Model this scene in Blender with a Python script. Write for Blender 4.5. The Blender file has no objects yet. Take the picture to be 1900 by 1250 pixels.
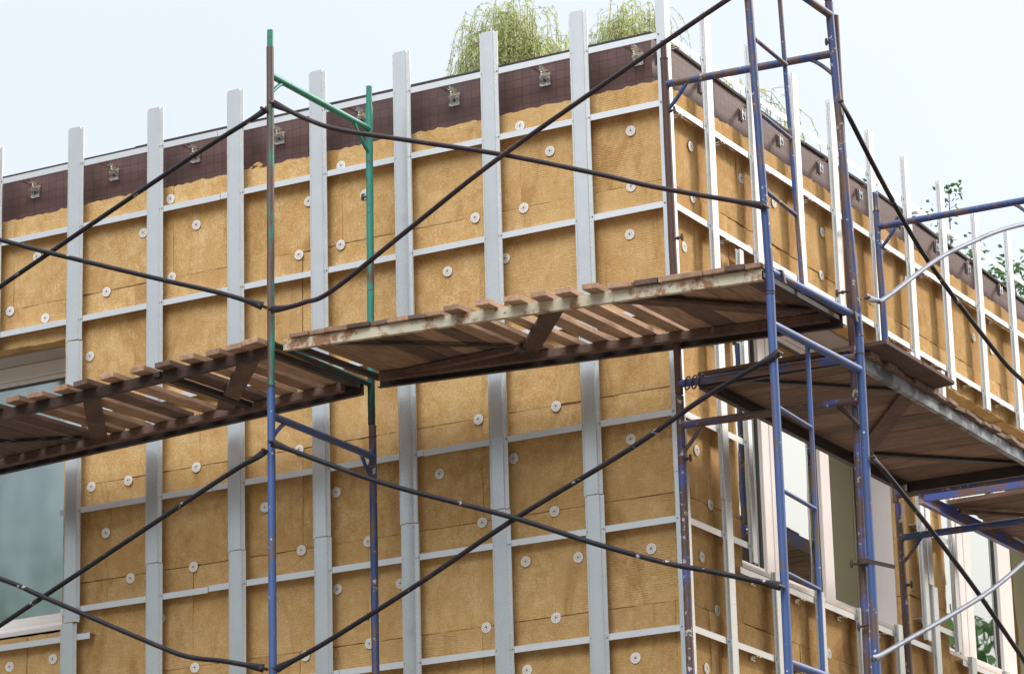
import bpy, bmesh, math, random
from mathutils import Vector, Matrix
random.seed(7)
SC = bpy.context.scene
COL = SC.collection
# ------------------------------------------------------------------ camera
CAMLOC = Vector((7.838, -16.2786, -4.2734))
yaw, pitch, roll = -0.498799, 0.286606, -0.026693
fw = Vector((math.sin(yaw)*math.cos(pitch), math.cos(yaw)*math.cos(pitch), math.sin(pitch)))
rt = Vector((math.cos(yaw), -math.sin(yaw), 0.0)); up = rt.cross(fw)
r2 = rt*math.cos(roll) + up*math.sin(roll); u2 = up*math.cos(roll) - rt*math.sin(roll)
cd = bpy.data.cameras.new('camera'); cam = bpy.data.objects.new('camera', cd); COL.objects.link(cam)
cd.sensor_width = 36; cd.lens = 6345.16/1900*36; cd.clip_start = 0.1; cd.clip_end = 2000
cam.matrix_world = Matrix(((r2.x, u2.x, -fw.x, CAMLOC.x), (r2.y, u2.y, -fw.y, CAMLOC.y), (r2.z, u2.z, -fw.z, CAMLOC.z), (0, 0, 0, 1)))
SC.camera = cam
# ------------------------------------------------------------------ sky, sun, exposure
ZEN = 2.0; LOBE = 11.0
SUNDIR = Vector((1.15, 1.5, 1.35)).normalized()
W = bpy.data.worlds.new('World'); SC.world = W; W.use_nodes = True
wn = W.node_tree; wn.nodes.clear()
sky = wn.nodes.new('ShaderNodeTexSky'); sky.sky_type = 'NISHITA'; sky.sun_disc = False
sky.sun_elevation = math.asin(SUNDIR.z); sky.sun_rotation = math.atan2(SUNDIR.x, SUNDIR.y)
sky.dust_density = 4.0; sky.air_density = 1.0; sky.ozone_density = 1.0
bg1 = wn.nodes.new('ShaderNodeBackground'); bg1.inputs[1].default_value = 0.05
bg2 = wn.nodes.new('ShaderNodeBackground'); bg2.inputs[1].default_value = 0.98
# thin high cloud: nearly white, faint soft patches
tc = wn.nodes.new('ShaderNodeTexCoord'); nz = wn.nodes.new('ShaderNodeTexNoise'); nz.inputs['Scale'].default_value = 2.2; nz.inputs['Detail'].default_value = 4
rp = wn.nodes.new('ShaderNodeValToRGB')
rp.color_ramp.elements[0].position = .3; rp.color_ramp.elements[0].color = (.82, .885, .945, 1)
rp.color_ramp.elements[1].position = .75; rp.color_ramp.elements[1].color = (.90, .935, .965, 1)
# overcast gradient: the zenith is several times brighter than the band near the horizon
sx_ = wn.nodes.new('ShaderNodeSeparateXYZ'); wn.links.new(tc.outputs['Generated'], sx_.inputs[0])
cl_ = wn.nodes.new('ShaderNodeMath'); cl_.operation = 'MAXIMUM'; cl_.inputs[1].default_value = 0.0; wn.links.new(sx_.outputs[2], cl_.inputs[0])
pw_ = wn.nodes.new('ShaderNodeMath'); pw_.operation = 'POWER'; pw_.inputs[1].default_value = 4.0; wn.links.new(cl_.outputs[0], pw_.inputs[0])
ma_ = wn.nodes.new('ShaderNodeMath'); ma_.operation = 'MULTIPLY_ADD'; ma_.inputs[1].default_value = ZEN; wn.links.new(pw_.outputs[0], ma_.inputs[0])
# sky dimmed toward the yard (-y), added to deepen the facade shading
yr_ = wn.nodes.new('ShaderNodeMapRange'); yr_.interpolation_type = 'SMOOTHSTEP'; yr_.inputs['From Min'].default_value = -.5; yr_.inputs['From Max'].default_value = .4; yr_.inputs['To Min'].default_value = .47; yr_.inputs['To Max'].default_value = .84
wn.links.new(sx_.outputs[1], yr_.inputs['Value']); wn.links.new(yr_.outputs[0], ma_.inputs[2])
# added soft light high over the yard, in place of a second sun
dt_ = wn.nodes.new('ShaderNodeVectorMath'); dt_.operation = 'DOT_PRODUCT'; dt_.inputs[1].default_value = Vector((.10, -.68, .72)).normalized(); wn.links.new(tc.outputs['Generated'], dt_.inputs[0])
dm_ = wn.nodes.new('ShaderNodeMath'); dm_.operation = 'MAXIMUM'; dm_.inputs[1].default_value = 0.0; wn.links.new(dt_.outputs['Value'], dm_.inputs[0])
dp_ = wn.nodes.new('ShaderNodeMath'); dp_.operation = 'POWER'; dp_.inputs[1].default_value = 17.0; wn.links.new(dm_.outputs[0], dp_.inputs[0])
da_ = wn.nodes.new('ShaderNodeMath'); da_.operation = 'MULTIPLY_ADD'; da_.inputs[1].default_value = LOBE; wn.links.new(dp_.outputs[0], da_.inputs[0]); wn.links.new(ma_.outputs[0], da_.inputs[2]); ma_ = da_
 
# lowest 14 degrees of the sky dimmed, added to cut low light
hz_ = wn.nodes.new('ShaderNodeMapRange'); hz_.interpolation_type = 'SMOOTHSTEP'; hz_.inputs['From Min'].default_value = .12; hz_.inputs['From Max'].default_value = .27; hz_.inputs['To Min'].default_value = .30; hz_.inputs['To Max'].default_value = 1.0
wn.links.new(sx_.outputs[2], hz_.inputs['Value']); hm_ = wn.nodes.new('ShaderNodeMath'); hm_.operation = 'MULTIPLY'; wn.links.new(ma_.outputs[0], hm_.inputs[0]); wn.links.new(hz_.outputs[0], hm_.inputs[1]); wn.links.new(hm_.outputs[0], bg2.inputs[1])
wn.links.new(tc.outputs['Generated'], nz.inputs['Vector']); wn.links.new(nz.outputs['Fac'], rp.inputs['Fac']); wn.links.new(rp.outputs[0], bg2.inputs[0])
ad = wn.nodes.new('ShaderNodeAddShader'); wo = wn.nodes.new('ShaderNodeOutputWorld')
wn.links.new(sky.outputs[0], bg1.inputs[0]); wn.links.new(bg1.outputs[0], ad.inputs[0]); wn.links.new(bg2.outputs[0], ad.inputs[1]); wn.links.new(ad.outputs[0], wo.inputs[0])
sd = bpy.data.lights.new('sun', 'SUN'); sd.energy = 3.8; sd.angle = math.radians(10); sd.color = (1.0, .95, .88)
sun = bpy.data.objects.new('sun', sd); COL.objects.link(sun); sun.rotation_euler = SUNDIR.to_track_quat('Z', 'Y').to_euler()
SC.view_settings.view_transform = 'Standard'; SC.view_settings.look = 'None'
SC.view_settings.exposure = 0.0; SC.view_settings.gamma = 1
GROUND = -5.87
# ------------------------------------------------------------------ materials
def mat(name):
    m = bpy.data.materials.new(name); m.use_nodes = True
    return m, m.node_tree, m.node_tree.nodes['Principled BSDF']
def N(nt, t, **k):
    n = nt.nodes.new(t)
    for a, b in k.items():
        if a.startswith('_'): setattr(n, a[1:], b)
        else: n.inputs[a.replace('__', ' ')].default_value = b
    return n
def coords(nt, scale=(1, 1, 1), kind='Object', rand=True):
    t = N(nt, 'ShaderNodeTexCoord'); mp = N(nt, 'ShaderNodeMapping'); mp.inputs['Scale'].default_value = scale
    nt.links.new(t.outputs[kind], mp.inputs['Vector'])
    if rand:
        oi = N(nt, 'ShaderNodeObjectInfo'); ml = N(nt, 'ShaderNodeMath', _operation='MULTIPLY'); ml.inputs[1].default_value = 37.0
        nt.links.new(oi.outputs['Random'], ml.inputs[0]); nt.links.new(ml.outputs[0], mp.inputs['Location'])
    return mp.outputs[0]
def noise(nt, vec, scale, detail=4, rough=.55, dist=0):
    n = N(nt, 'ShaderNodeTexNoise', Scale=scale, Detail=detail, Roughness=rough, Distortion=dist); nt.links.new(vec, n.inputs['Vector']); return n.outputs['Fac']
def ramp(nt, fac, stops):
    r = N(nt, 'ShaderNodeValToRGB'); e = r.color_ramp.elements
    while len(e) < len(stops): e.new(.5)
    for i, (p, c) in enumerate(stops): e[i].position = p; e[i].color = (*c, 1) if len(c) == 3 else c
    nt.links.new(fac, r.inputs[0]); return r.outputs[0]
def g(v): return (v, v, v)
def mix(nt, fac, a, b, blend='MIX'):
    n = N(nt, 'ShaderNodeMix', _data_type='RGBA', _blend_type=blend)
    for sock, v in ((n.inputs[0], fac), (n.inputs[6], a), (n.inputs[7], b)):
        if isinstance(v, (int, float)): sock.default_value = v
        elif isinstance(v, tuple): sock.default_value = (*v, 1)
        else: nt.links.new(v, sock)
    return n.outputs[2]
def mth(nt, op, a, b=0.0, c=None):
    n = N(nt, 'ShaderNodeMath', _operation=op)
    for i, v in enumerate((a, b) if c is None else (a, b, c)):
        if isinstance(v, (int, float)): n.inputs[i].default_value = v
        else: nt.links.new(v, n.inputs[i])
    return n.outputs[0]
def bump(nt, bs, h, strength, dist):
    b = N(nt, 'ShaderNodeBump', Strength=strength, Distance=dist); nt.links.new(h, b.inputs['Height']); nt.links.new(b.outputs[0], bs.inputs['Normal'])

def m_galv(name, base=(.74, .73, .71), rough=.24, metal=.80):
    m, nt, b = mat(name)
    v = coords(nt, (1, 1, 1)); vs = coords(nt, (60, 60, 1.2))
    n1 = noise(nt, v, 14, 4); n2 = noise(nt, vs, 1.0, 3); n3 = noise(nt, v, 3.5, 5)
    c = mix(nt, n1, tuple(x*.93 for x in base), tuple(min(1, x*1.06) for x in base))
    c = mix(nt, ramp(nt, n3, [(.55, g(0)), (.8, g(.30))]), c, tuple(x*.78 for x in base))
    nt.links.new(c, b.inputs['Base Color']); b.inputs['Metallic'].default_value = metal
    nt.links.new(ramp(nt, n2, [(.3, g(rough-.01)), (.7, g(rough+.03))]), b.inputs['Roughness'])
    return m
def m_paint(name, base, under=(.10, .045, .03), amt=.5, chips=(.62, .58, .55), chip=.0, rough=.5, zs=3.0, soft=.05, noise_scale=9, cs=26):
    """worn paint over a darker coat; zs stretches the worn patches along z"""
    m, nt, b = mat(name)
    v = coords(nt, (1, 1, 1.0/zs)); vf = coords(nt)
    n1 = noise(nt, v, noise_scale, 6, .62); n2 = noise(nt, vf, 60, 4); n3 = noise(nt, vf, cs, 5, .6)
    mask = ramp(nt, n1, [(max(0, amt-soft), g(0)), (min(1, amt+soft), g(1))])   # 1 = paint kept
    bc = mix(nt, noise(nt, vf, 6, 4), tuple(x*.8 for x in base), tuple(min(1, x*1.2) for x in base))
    uc = mix(nt, n2, tuple(x*.6 for x in under), tuple(x*1.35 for x in under))
    c = mix(nt, mask, uc, bc)
    if chip > 0:
        c = mix(nt, ramp(nt, n3, [(1-chip-.02, g(0)), (1-chip+.02, g(1))]), c, chips)
    nt.links.new(c, b.inputs['Base Color']); b.inputs['Roughness'].default_value = rough; b.inputs['Specular IOR Level'].default_value = .5 if base[2] > .1 else .22
    bump(nt, b, mth(nt, 'ADD', mask, mth(nt, 'MULTIPLY', n2, .6)), .25, .0012)
    return m
def m_wood(name, base, dark, scale=(1, 1, 1), rough=.85, dirt=.5):
    m, nt, b = mat(name)
    v = coords(nt, scale); vf = coords(nt)
    gr = noise(nt, v, 14, 6, .6, .6); n2 = noise(nt, vf, 5, 5, .6); n3 = noise(nt, vf, 45, 4)
    c = mix(nt, ramp(nt, gr, [(.3, g(0)), (.7, g(1))]), dark, base)
    c = mix(nt, ramp(nt, n2, [(.45, g(0)), (.8, g(dirt))]), c, tuple(x*.45 for x in dark))
    c = mix(nt, ramp(nt, n3, [(.66, g(0)), (.74, g(.35))]), c, tuple(min(1, x*1.7) for x in base))
    oi = N(nt, 'ShaderNodeObjectInfo'); c = mix(nt, mth(nt, 'MULTIPLY', oi.outputs['Random'], .75), c, (.42, .38, .34), 'MULTIPLY')
    nt.links.new(c, b.inputs['Base Color']); b.inputs['Roughness'].default_value = rough
    bump(nt, b, gr, .35, .003)
    return m
def m_wool():
    m, nt, b = mat('mineral_wool')
    v = coords(nt, (1, 1, 1)); vz = coords(nt, (26, 1, 73), rand=True)
    vw = coords(nt, (1, 1, 1))
    # wavy rows of short pressed ridges
    wave = N(nt, 'ShaderNodeTexWave', _wave_type='BANDS', _bands_direction='Z', _wave_profile='SIN', Scale=23.5, Distortion=2.2, Detail=2.0); wave.inputs['Detail Scale'].default_value = 1.6
    nt.links.new(vw, wave.inputs['Vector'])
    wx = N(nt, 'ShaderNodeTexWave', _wave_type='BANDS', _bands_direction='X', _wave_profile='SIN', Scale=8.5, Distortion=3.0, Detail=2.0); wx.inputs['Detail Scale'].default_value = 2.5
    nt.links.new(vw, wx.inputs['Vector'])
    dash = noise(nt, vz, 1.0, 2, .5)
    oi = N(nt, 'ShaderNodeObjectInfo')
    amt = ramp(nt, oi.outputs['Random'], [(.0, g(.05)), (.45, g(.35)), (1., g(.75))])
    big = noise(nt, v, 2.6, 4)
    amt = mth(nt, 'MULTIPLY', amt, ramp(nt, big, [(.38, g(.1)), (.62, g(1))]))
    ridge = mth(nt, 'MULTIPLY', mth(nt, 'MULTIPLY', wave.outputs['Fac'], mth(nt, 'ADD', mth(nt, 'MULTIPLY', wx.outputs['Fac'], .7), .3)), amt)
    vs = coords(nt, (7, 7, 1.3)); streak = noise(nt, vs, 5, 5, .6); fib = noise(nt, v, 130, 4, .7); mott = noise(nt, v, 10, 6, .65)
    pits = noise(nt, v, 34, 4, .6); stain = noise(nt, v, 1.7, 6, .7, .8); stain2 = noise(nt, coords(nt, (5, 5, 1)), 2.2, 5, .7)
    c = mix(nt, streak, (.45, .250, .088), (.655, .420, .175))
    c = mix(nt, ramp(nt, stain, [(.46, g(0)), (.66, g(.6))]), c, (.50, .27, .09))
    c = mix(nt, ramp(nt, stain2, [(.60, g(0)), (.72, g(.5))]), c, (.38, .21, .08))
    c = mix(nt, ramp(nt, mott, [(.42, g(0)), (.72, g(.6))]), c, (.77, .56, .31))
    c = mix(nt, ramp(nt, fib, [(.36, g(.55)), (.56, g(0))]), c, (.30, .165, .06))
    c = mix(nt, ramp(nt, fib, [(.58, g(0)), (.70, g(.5))]), c, (.90, .70, .42))
    c = mix(nt, mth(nt, 'MULTIPLY', ramp(nt, ridge, [(.12, g(.42)), (.5, g(0))]), amt), c, (.36, .20, .07))
    c = mix(nt, mth(nt, 'MULTIPLY', ramp(nt, dash, [(.55, g(0)), (.75, g(.5))]), amt), c, (.90, .72, .44))
    c = mix(nt, mth(nt, 'MULTIPLY', ramp(nt, dash, [(.28, g(.5)), (.45, g(0))]), amt), c, (.36, .21, .08))
    c = mix(nt, ramp(nt, pits, [(.25, g(.7)), (.33, g(0))]), c, (.22, .12, .05))
    c = mix(nt, mth(nt, 'MULTIPLY', oi.outputs['Random'], .35), c, (.58, .37, .16))
    # every slab has its own tone; damp and scorched patches of their own shape
    r3 = N(nt, 'ShaderNodeMath', _operation='FRACT'); nt.links.new(mth(nt, 'MULTIPLY', oi.outputs['Random'], 7.31), r3.inputs[0])
    c = mix(nt, mth(nt, 'MULTIPLY', r3.outputs[0], .55), c, (.70, .66, .62), 'MULTIPLY')
    damp = noise(nt, coords(nt, (1, 1, .45)), 2.6, 7, .72, 1.2)
    c = mix(nt, ramp(nt, damp, [(.52, g(0)), (.64, g(.55))]), c, (.62, .50, .40), 'MULTIPLY')
    scr = noise(nt, coords(nt, (1.6, 1, 5)), 7, 6, .75, .8)
    c = mix(nt, ramp(nt, scr, [(.66, g(0)), (.71, g(.75))]), c, (.20, .11, .045))
    nt.links.new(c, b.inputs['Base Color']); b.inputs['Roughness'].default_value = .95
    b.inputs['Specular IOR Level'].default_value = .1
    h = mth(nt, 'ADD', mth(nt, 'MULTIPLY', ridge, .9), mth(nt, 'ADD', mth(nt, 'MULTIPLY', fib, .35), mth(nt, 'MULTIPLY', pits, .5)))
    bump(nt, b, h, .85, .005)
    return m
def m_plain(name, col, rough=.6, metal=0, var=.15, scale=20, bumpd=.0):
    m, nt, b = mat(name); v = coords(nt)
    n = noise(nt, v, scale, 5)
    nt.links.new(mix(nt, n, tuple(x*(1-var) for x in col), tuple(min(1, x*(1+var)) for x in col)), b.inputs['Base Color'])
    b.inputs['Roughness'].default_value = rough; b.inputs['Metallic'].default_value = metal
    if bumpd: bump(nt, b, n, .5, bumpd)
    return m
def m_tiles(name):
    m, nt, b = mat(name)
    t = N(nt, 'ShaderNodeTexCoord'); sx = N(nt, 'ShaderNodeSeparateXYZ'); nt.links.new(t.outputs['Object'], sx.inputs[0])
    # along = x + y works for both faces of the corner (each face is constant in one of them)
    al = mth(nt, 'ADD', sx.outputs[0], sx.outputs[1]); cb = N(nt, 'ShaderNodeCombineXYZ'); nt.links.new(al, cb.inputs[0]); nt.links.new(sx.outputs[2], cb.inputs[1])
    vn = N(nt, 'ShaderNodeTexNoise', Scale=9.0, Detail=2.0); nt.links.new(t.outputs['Object'], vn.inputs['Vector'])
    va = N(nt, 'ShaderNodeVectorMath', _operation='SCALE'); nt.links.new(vn.outputs['Color'], va.inputs[0]); va.inputs['Scale'].default_value = .009
    vb = N(nt, 'ShaderNodeVectorMath', _operation='ADD'); nt.links.new(cb.outputs[0], vb.inputs[0]); nt.links.new(va.outputs[0], vb.inputs[1])
    br = N(nt, 'ShaderNodeTexBrick', _offset=0.0, _squash=1.0, Scale=1.0); br.inputs['Mortar Size'].default_value = .0016; br.inputs['Mortar Smooth'].default_value = .3
    br.inputs['Brick Width'].default_value = .0565; br.inputs['Row Height'].default_value = .0535; br.inputs['Bias'].default_value = -.2
    br.inputs['Color1'].default_value = (.115, .054, .044, 1); br.inputs['Color2'].default_value = (.088, .040, .034, 1); br.inputs['Mortar'].default_value = (.030, .014, .014, 1)
    nt.links.new(vb.outputs[0], br.inputs['Vector'])
    n = noise(nt, t.outputs['Object'], 3.0, 5); n2 = noise(nt, t.outputs['Object'], 55, 4)
    c = mix(nt, ramp(nt, n, [(.40, g(0)), (.62, g(.55))]), br.outputs['Color'], (.065, .036, .036))
    c = mix(nt, ramp(nt, n2, [(.62, g(0)), (.75, g(.3))]), c, (.19, .11, .10))
    nt.links.new(c, b.inputs['Base Color']); b.inputs['Roughness'].default_value = .6
    bump(nt, b, mth(nt, 'SUBTRACT', mth(nt, 'MULTIPLY', n2, .35), br.outputs['Fac']), .5, .003)
    return m
def m_glass(name, tint=(.75, .85, .80), refl=.5, rough=.02, wob=.02, fm=1.9, gc=(.93, .98, .96)):
    m, nt, b = mat(name); nt.nodes.remove(b); out = nt.nodes['Material Output']
    tr = N(nt, 'ShaderNodeBsdfTransparent'); tr.inputs[0].default_value = (*tint, 1)
    gl = N(nt, 'ShaderNodeBsdfGlossy'); gl.inputs['Roughness'].default_value = rough; gl.inputs[0].default_value = (*gc, 1)
    v = coords(nt); n = noise(nt, v, 1.6, 2); bp = N(nt, 'ShaderNodeBump', Strength=wob, Distance=.1); nt.links.new(n, bp.inputs['Height']); nt.links.new(bp.outputs[0], gl.inputs['Normal'])
    lw = N(nt, 'ShaderNodeFresnel', IOR=1.55)
    f = mth(nt, 'MINIMUM', mth(nt, 'ADD', mth(nt, 'MULTIPLY', lw.outputs[0], fm), refl), 1.0)
    mx = N(nt, 'ShaderNodeMixShader'); nt.links.new(f, mx.inputs[0]); nt.links.new(tr.outputs[0], mx.inputs[1]); nt.links.new(gl.outputs[0], mx.inputs[2]); nt.links.new(mx.outputs[0], out.inputs[0])
    return m
def m_leaf(name, a, b_, trans=.35):
    m, nt, b = mat(name); oi = N(nt, 'ShaderNodeNewGeometry')
    c = ramp(nt, oi.outputs['Random Per Island'], [(0, a), (1, b_)]); nt.links.new(c, b.inputs['Base Color'])
    b.inputs['Roughness'].default_value = .6; b.inputs['Subsurface Weight'].default_value = 0
    tr = N(nt, 'ShaderNodeBsdfTranslucent'); nt.links.new(c, tr.inputs[0]); mx = N(nt, 'ShaderNodeMixShader'); mx.inputs[0].default_value = trans
    out = nt.nodes['Material Output']; nt.links.new(b.outputs[0], mx.inputs[1]); nt.links.new(tr.outputs[0], mx.inputs[2]); nt.links.new(mx.outputs[0], out.inputs[0])
    return m
M = {}
M['galv'] = m_galv('galvanised_steel')
M['galv_rail'] = m_galv('galvanised_rail', (.74, .73, .72), .34, .7)
M['bracket'] = m_galv('zinc_bracket', (.85, .85, .85), .16, 1.0)
M['wool'] = m_wool()
M['tiles'] = m_tiles('brown_painted_tiles')
BLUE = (.044, .082, .215); BROWN = (.085, .045, .036); GREEN = (.018, .20, .14)
M['blue'] = m_paint('blue_paint', BLUE, (.12, .075, .06), .42, chip=.31, chips=(.55, .55, .60), zs=4)
M['blue_worn'] = m_paint('worn_blue_paint', (.025, .048, .150), (.115, .065, .05), .48, chip=.35, chips=(.40, .36, .36), zs=3)
M['blue_flaked'] = m_paint('flaked_blue_paint', (.06, .08, .26), (.10, .055, .045), .54, chip=.36, chips=(.50, .42, .38), zs=1.5)
M['brown'] = m_paint('brown_primer', BROWN, (.15, .10, .085), .36, chip=.27, chips=(.35, .22, .18), zs=2)
M['brown_green'] = m_paint('green_over_brown', (.025, .17, .115), (.105, .058, .048), .535, chip=.27, chips=(.08, .3, .22), zs=5, soft=.03)
M['green'] = m_paint('green_paint', GREEN, (.10, .06, .045), .42, chip=.37, chips=(.10, .06, .05), zs=3, soft=.03)
M['green_dark'] = m_paint('dark_green_bar_and_shade', (.012, .050, .036), (.035, .025, .020), .48, zs=2)  # dark crossbar paint; on the pole foot it stands for deck shade
M['brace'] = m_paint('dark_brace_paint', (.014, .012, .016), (.030, .020, .020), .42, chip=.325, chips=(.42, .38, .35), zs=1, rough=.5, cs=8)
M['brace_brown'] = m_paint('brown_brace_paint', (.024, .015, .018), (.045, .026, .025), .42, chip=.26, chips=(.22, .15, .12), zs=1, rough=.42)
M['grey_tube'] = m_paint('grey_tube_paint', (.13, .145, .19), (.07, .07, .09), .42, zs=1, rough=.55)
M['grey_blue'] = m_paint('grey_blue_beam', (.20, .22, .25), (.04, .04, .05), .5, zs=1, rough=.45, noise_scale=6)
M['blue_beam'] = m_paint('blue_beam_paint', (.06, .09, .30), (.16, .085, .065), .50, chip=.27, chips=(.45, .45, .6), zs=1, noise_scale=5)
M['cream'] = m_paint('cream_paint', (.50, .44, .32), (.26, .12, .06), .45, zs=1, chip=.36, chips=(.26, .12, .06), rough=.6, noise_scale=11)
M['rust_beam'] = m_paint('rusty_beam', (.065, .034, .026), (.035, .020, .016), .5, zs=1, chip=.27, chips=(.22, .14, .10))
M['dark_beam'] = m_paint('dark_beam', (.035, .026, .026), (.05, .032, .028), .5, zs=1)
M['wood'] = m_wood('plank_wood', (.54, .33, .21), (.29, .165, .105), (3, .35, 3))
M['wood_x'] = m_wood('plank_wood_across', (.30, .18, .125), (.14, .08, .058), (.35, 3, 3))
M['wood_old'] = m_wood('old_plank_wood', (.20, .115, .085), (.10, .055, .042), (3, .35, 3), dirt=.8)
M['wood_black'] = m_wood('charred_wood', (.07, .05, .04), (.03, .02, .018), (3, .35, 3))
M['frame'] = m_plain('window_frame_paint', (.70, .63, .59), .45, 0, .07, 14)
M['board'] = m_plain('reveal_board', (.66, .59, .57), .5, 0, .08, 5)
M['soffit'] = m_plain('soffit_render', (.42, .35, .31), .8, 0, .18, 6, .002)
M['gasket'] = m_plain('gasket_rubber', (.06, .065, .06), .6)
M['glass'] = m_glass('window_glass', (.72, .82, .74), .34, .015, .02)
M['glass_olive'] = m_glass('window_glass_olive_reflection', (.95, .96, .90), .22, .03, .10, 1.2, (.78, .76, .50))  # olive reflection put into the glossy tint
M['glass_film'] = m_glass('window_glass_filmed', (.95, 1.0, .94), .34, .12, .05)
M['felt'] = m_plain('roofing_felt', (.045, .035, .035), .9, 0, .3, 30, .004)
M['roof'] = m_plain('roof_felt_flat', (.09, .09, .09), .9)
M['plaster'] = m_plain('wall_render', (.30, .27, .24), .9, 0, .15, 3)
M['dowel'] = m_plain('dowel_plastic', (.72, .665, .61), .55, 0, .06, 60)
M['dowel_hole'] = m_plain('dowel_slot', (.13, .09, .06), .8)
M['screw'] = m_plain('screw_head', (.10, .10, .11), .4, .8)
M['iron'] = m_plain('rusty_iron', (.060, .036, .030), .7, .2, .4, 40)
M['reflection_backing'] = m_plain('olive_reflection_backing', (.80, .70, .30), .9, 0, .25, 3)  # folded olive sheet added to stand in for a reflection in the panes
M['blind'] = m_plain('pale_teal_blind', (.78, .88, .76), .8, 0, .12, 2)
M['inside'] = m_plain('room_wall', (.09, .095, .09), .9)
M['weld'] = m_plain('weld', (.10, .07, .06), .6, .4)
# ------------------------------------------------------------------ geometry helpers
class MB:
    def __init__(s): s.v = []; s.f = []
    def quad(s, *p):
        i = len(s.v); s.v += [tuple(q) for q in p]; s.f.append(tuple(range(i, i+len(p))))
    def hexa(s, c):      # c: 8 corners, bottom 4 ccw then top 4 ccw
        i = len(s.v); s.v += [tuple(q) for q in c]
        for f in ((3, 2, 1, 0), (4, 5, 6, 7), (0, 1, 5, 4), (1, 2, 6, 5), (2, 3, 7, 6), (3, 0, 4, 7)): s.f.append(tuple(i+k for k in f))
    def box(s, x0, x1, y0, y1, z0, z1):
        s.hexa(((x0, y0, z0), (x1, y0, z0), (x1, y1, z0), (x0, y1, z0), (x0, y0, z1), (x1, y0, z1), (x1, y1, z1), (x0, y1, z1)))
    def beam(s, a, b, w, h, upv=(0, 0, 1)):   # box along a->b, w across, h along upv
        a, b = Vector(a), Vector(b); d = (b-a).normalized(); u = Vector(upv); sd_ = d.cross(u).normalized(); u = sd_.cross(d)
        p = []
        for q in (a, b): p.append([q+sd_*sx*w/2+u*sz*h/2 for sx, sz in ((-1, -1), (1, -1), (1, 1), (-1, 1))])
        i = len(s.v); s.v += [tuple(q) for q in p[0]+p[1]]
        for f in ((0, 1, 2, 3), (7, 6, 5, 4), (0, 4, 5, 1), (1, 5, 6, 2), (2, 6, 7, 3), (3, 7, 4, 0)): s.f.append(tuple(i+k for k in f))
    def tube(s, pts, r, n=12, ref=(0, 1, 0), cap=True):
        """pts: list of points; r: number or list of numbers / (in-plane, depth) pairs; ref = depth axis"""
        P = [Vector(p) for p in pts]; i0 = len(s.v); ref = Vector(ref)
        for k, p in enumerate(P):
            d = (P[min(k+1, len(P)-1)]-P[max(k-1, 0)]).normalized()
            a = d.cross(ref)
            if a.length < 1e-3: a = d.cross(Vector((1, 0, 0)))
            a.normalize(); c = a.cross(d).normalized()
            rr = r[k] if isinstance(r, list) else r
            ra, rc = rr if isinstance(rr, tuple) else (rr, rr)
            for j in range(n):
                t = 2*math.pi*j/n; s.v.append(tuple(p+a*math.cos(t)*ra+c*math.sin(t)*rc))
        for k in range(len(P)-1):
            for j in range(n):
                a0 = i0+k*n+j; a1 = i0+k*n+(j+1) % n; s.f.append((a0, a0+n, a1+n, a1))
        if cap:
            s.f.append(tuple(i0+j for j in range(n))); s.f.append(tuple(i0+(len(P)-1)*n+j for j in reversed(range(n))))
    def extrude(s, prof, o, ax, bx, L):
        """closed profile [(a,b)], placed at o with unit axes ax,bx, extruded by vector L"""
        o, ax, bx, L = Vector(o), Vector(ax), Vector(bx), Vector(L); n = len(prof); i = len(s.v)
        for e in (Vector((0, 0, 0)), L):
            for a, b in prof: s.v.append(tuple(o+ax*a+bx*b+e))
        for k in range(n): s.f.append((i+k, i+(k+1) % n, i+n+(k+1) % n, i+n+k))
        s.f.append(tuple(i+k for k in reversed(range(n)))); s.f.append(tuple(i+n+k for k in range(n)))
def O3(o): return ORG.get(o.name, Vector((0, 0, 0)))
ORG = {}
def build(name, mb, m, parent=None, smooth=False, origin=None, bevel=0):
    me = bpy.data.meshes.new(name)
    if parent is not None: off = ORG[parent.name]
    else:
        if origin is None:
            lo = [min(v[i] for v in mb.v) for i in range(3)]; hi = [max(v[i] for v in mb.v) for i in range(3)]
            origin = ((lo[0]+hi[0])/2, (lo[1]+hi[1])/2, lo[2])
        off = Vector(origin)
    me.from_pydata([tuple(Vector(v)-off) for v in mb.v], [], mb.f); me.materials.append(m)
    bm = bmesh.new(); bm.from_mesh(me); bmesh.ops.recalc_face_normals(bm, faces=bm.faces)
    bm.to_mesh(me); bm.free()
    if smooth:
        for p in me.polygons: p.use_smooth = True
        me.set_sharp_from_angle(angle=math.radians(40))
    o = bpy.data.objects.new(name, me); COL.objects.link(o)
    if parent is not None: o.parent = parent; ORG[o.name] = off
    else: o.location = off; ORG[o.name] = off
    if bevel:
        md = o.modifiers.new('bevel', 'BEVEL'); md.width = bevel; md.segments = 2; md.limit_method = 'ANGLE'
    return o
def empty(name, loc):
    o = bpy.data.objects.new(name, None); COL.objects.link(o); o.location = loc; o.empty_display_size = .1; ORG[o.name] = Vector(loc); return o
def tag(o, label=None, cat=None, group=None, kind=None):
    if label: o['label'] = label
    if cat: o['category'] = cat
    if group: o['group'] = group
    if kind: o['kind'] = kind
    return o
ORD = ['', 'first', 'second', 'third', 'fourth', 'fifth', 'sixth', 'seventh', 'eighth', 'ninth', 'tenth']
R_ = random.uniform
# ------------------------------------------------------------------ ground
b = MB(); b.quad((-600, -600, GROUND), (600, -600, GROUND), (600, 600, GROUND), (-600, 600, GROUND))
tag(build('ground', b, m_plain('bare_ground', (.15, .13, .105), .95, 0, .25, .6), origin=(0, 0, GROUND)), kind='structure')
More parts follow.
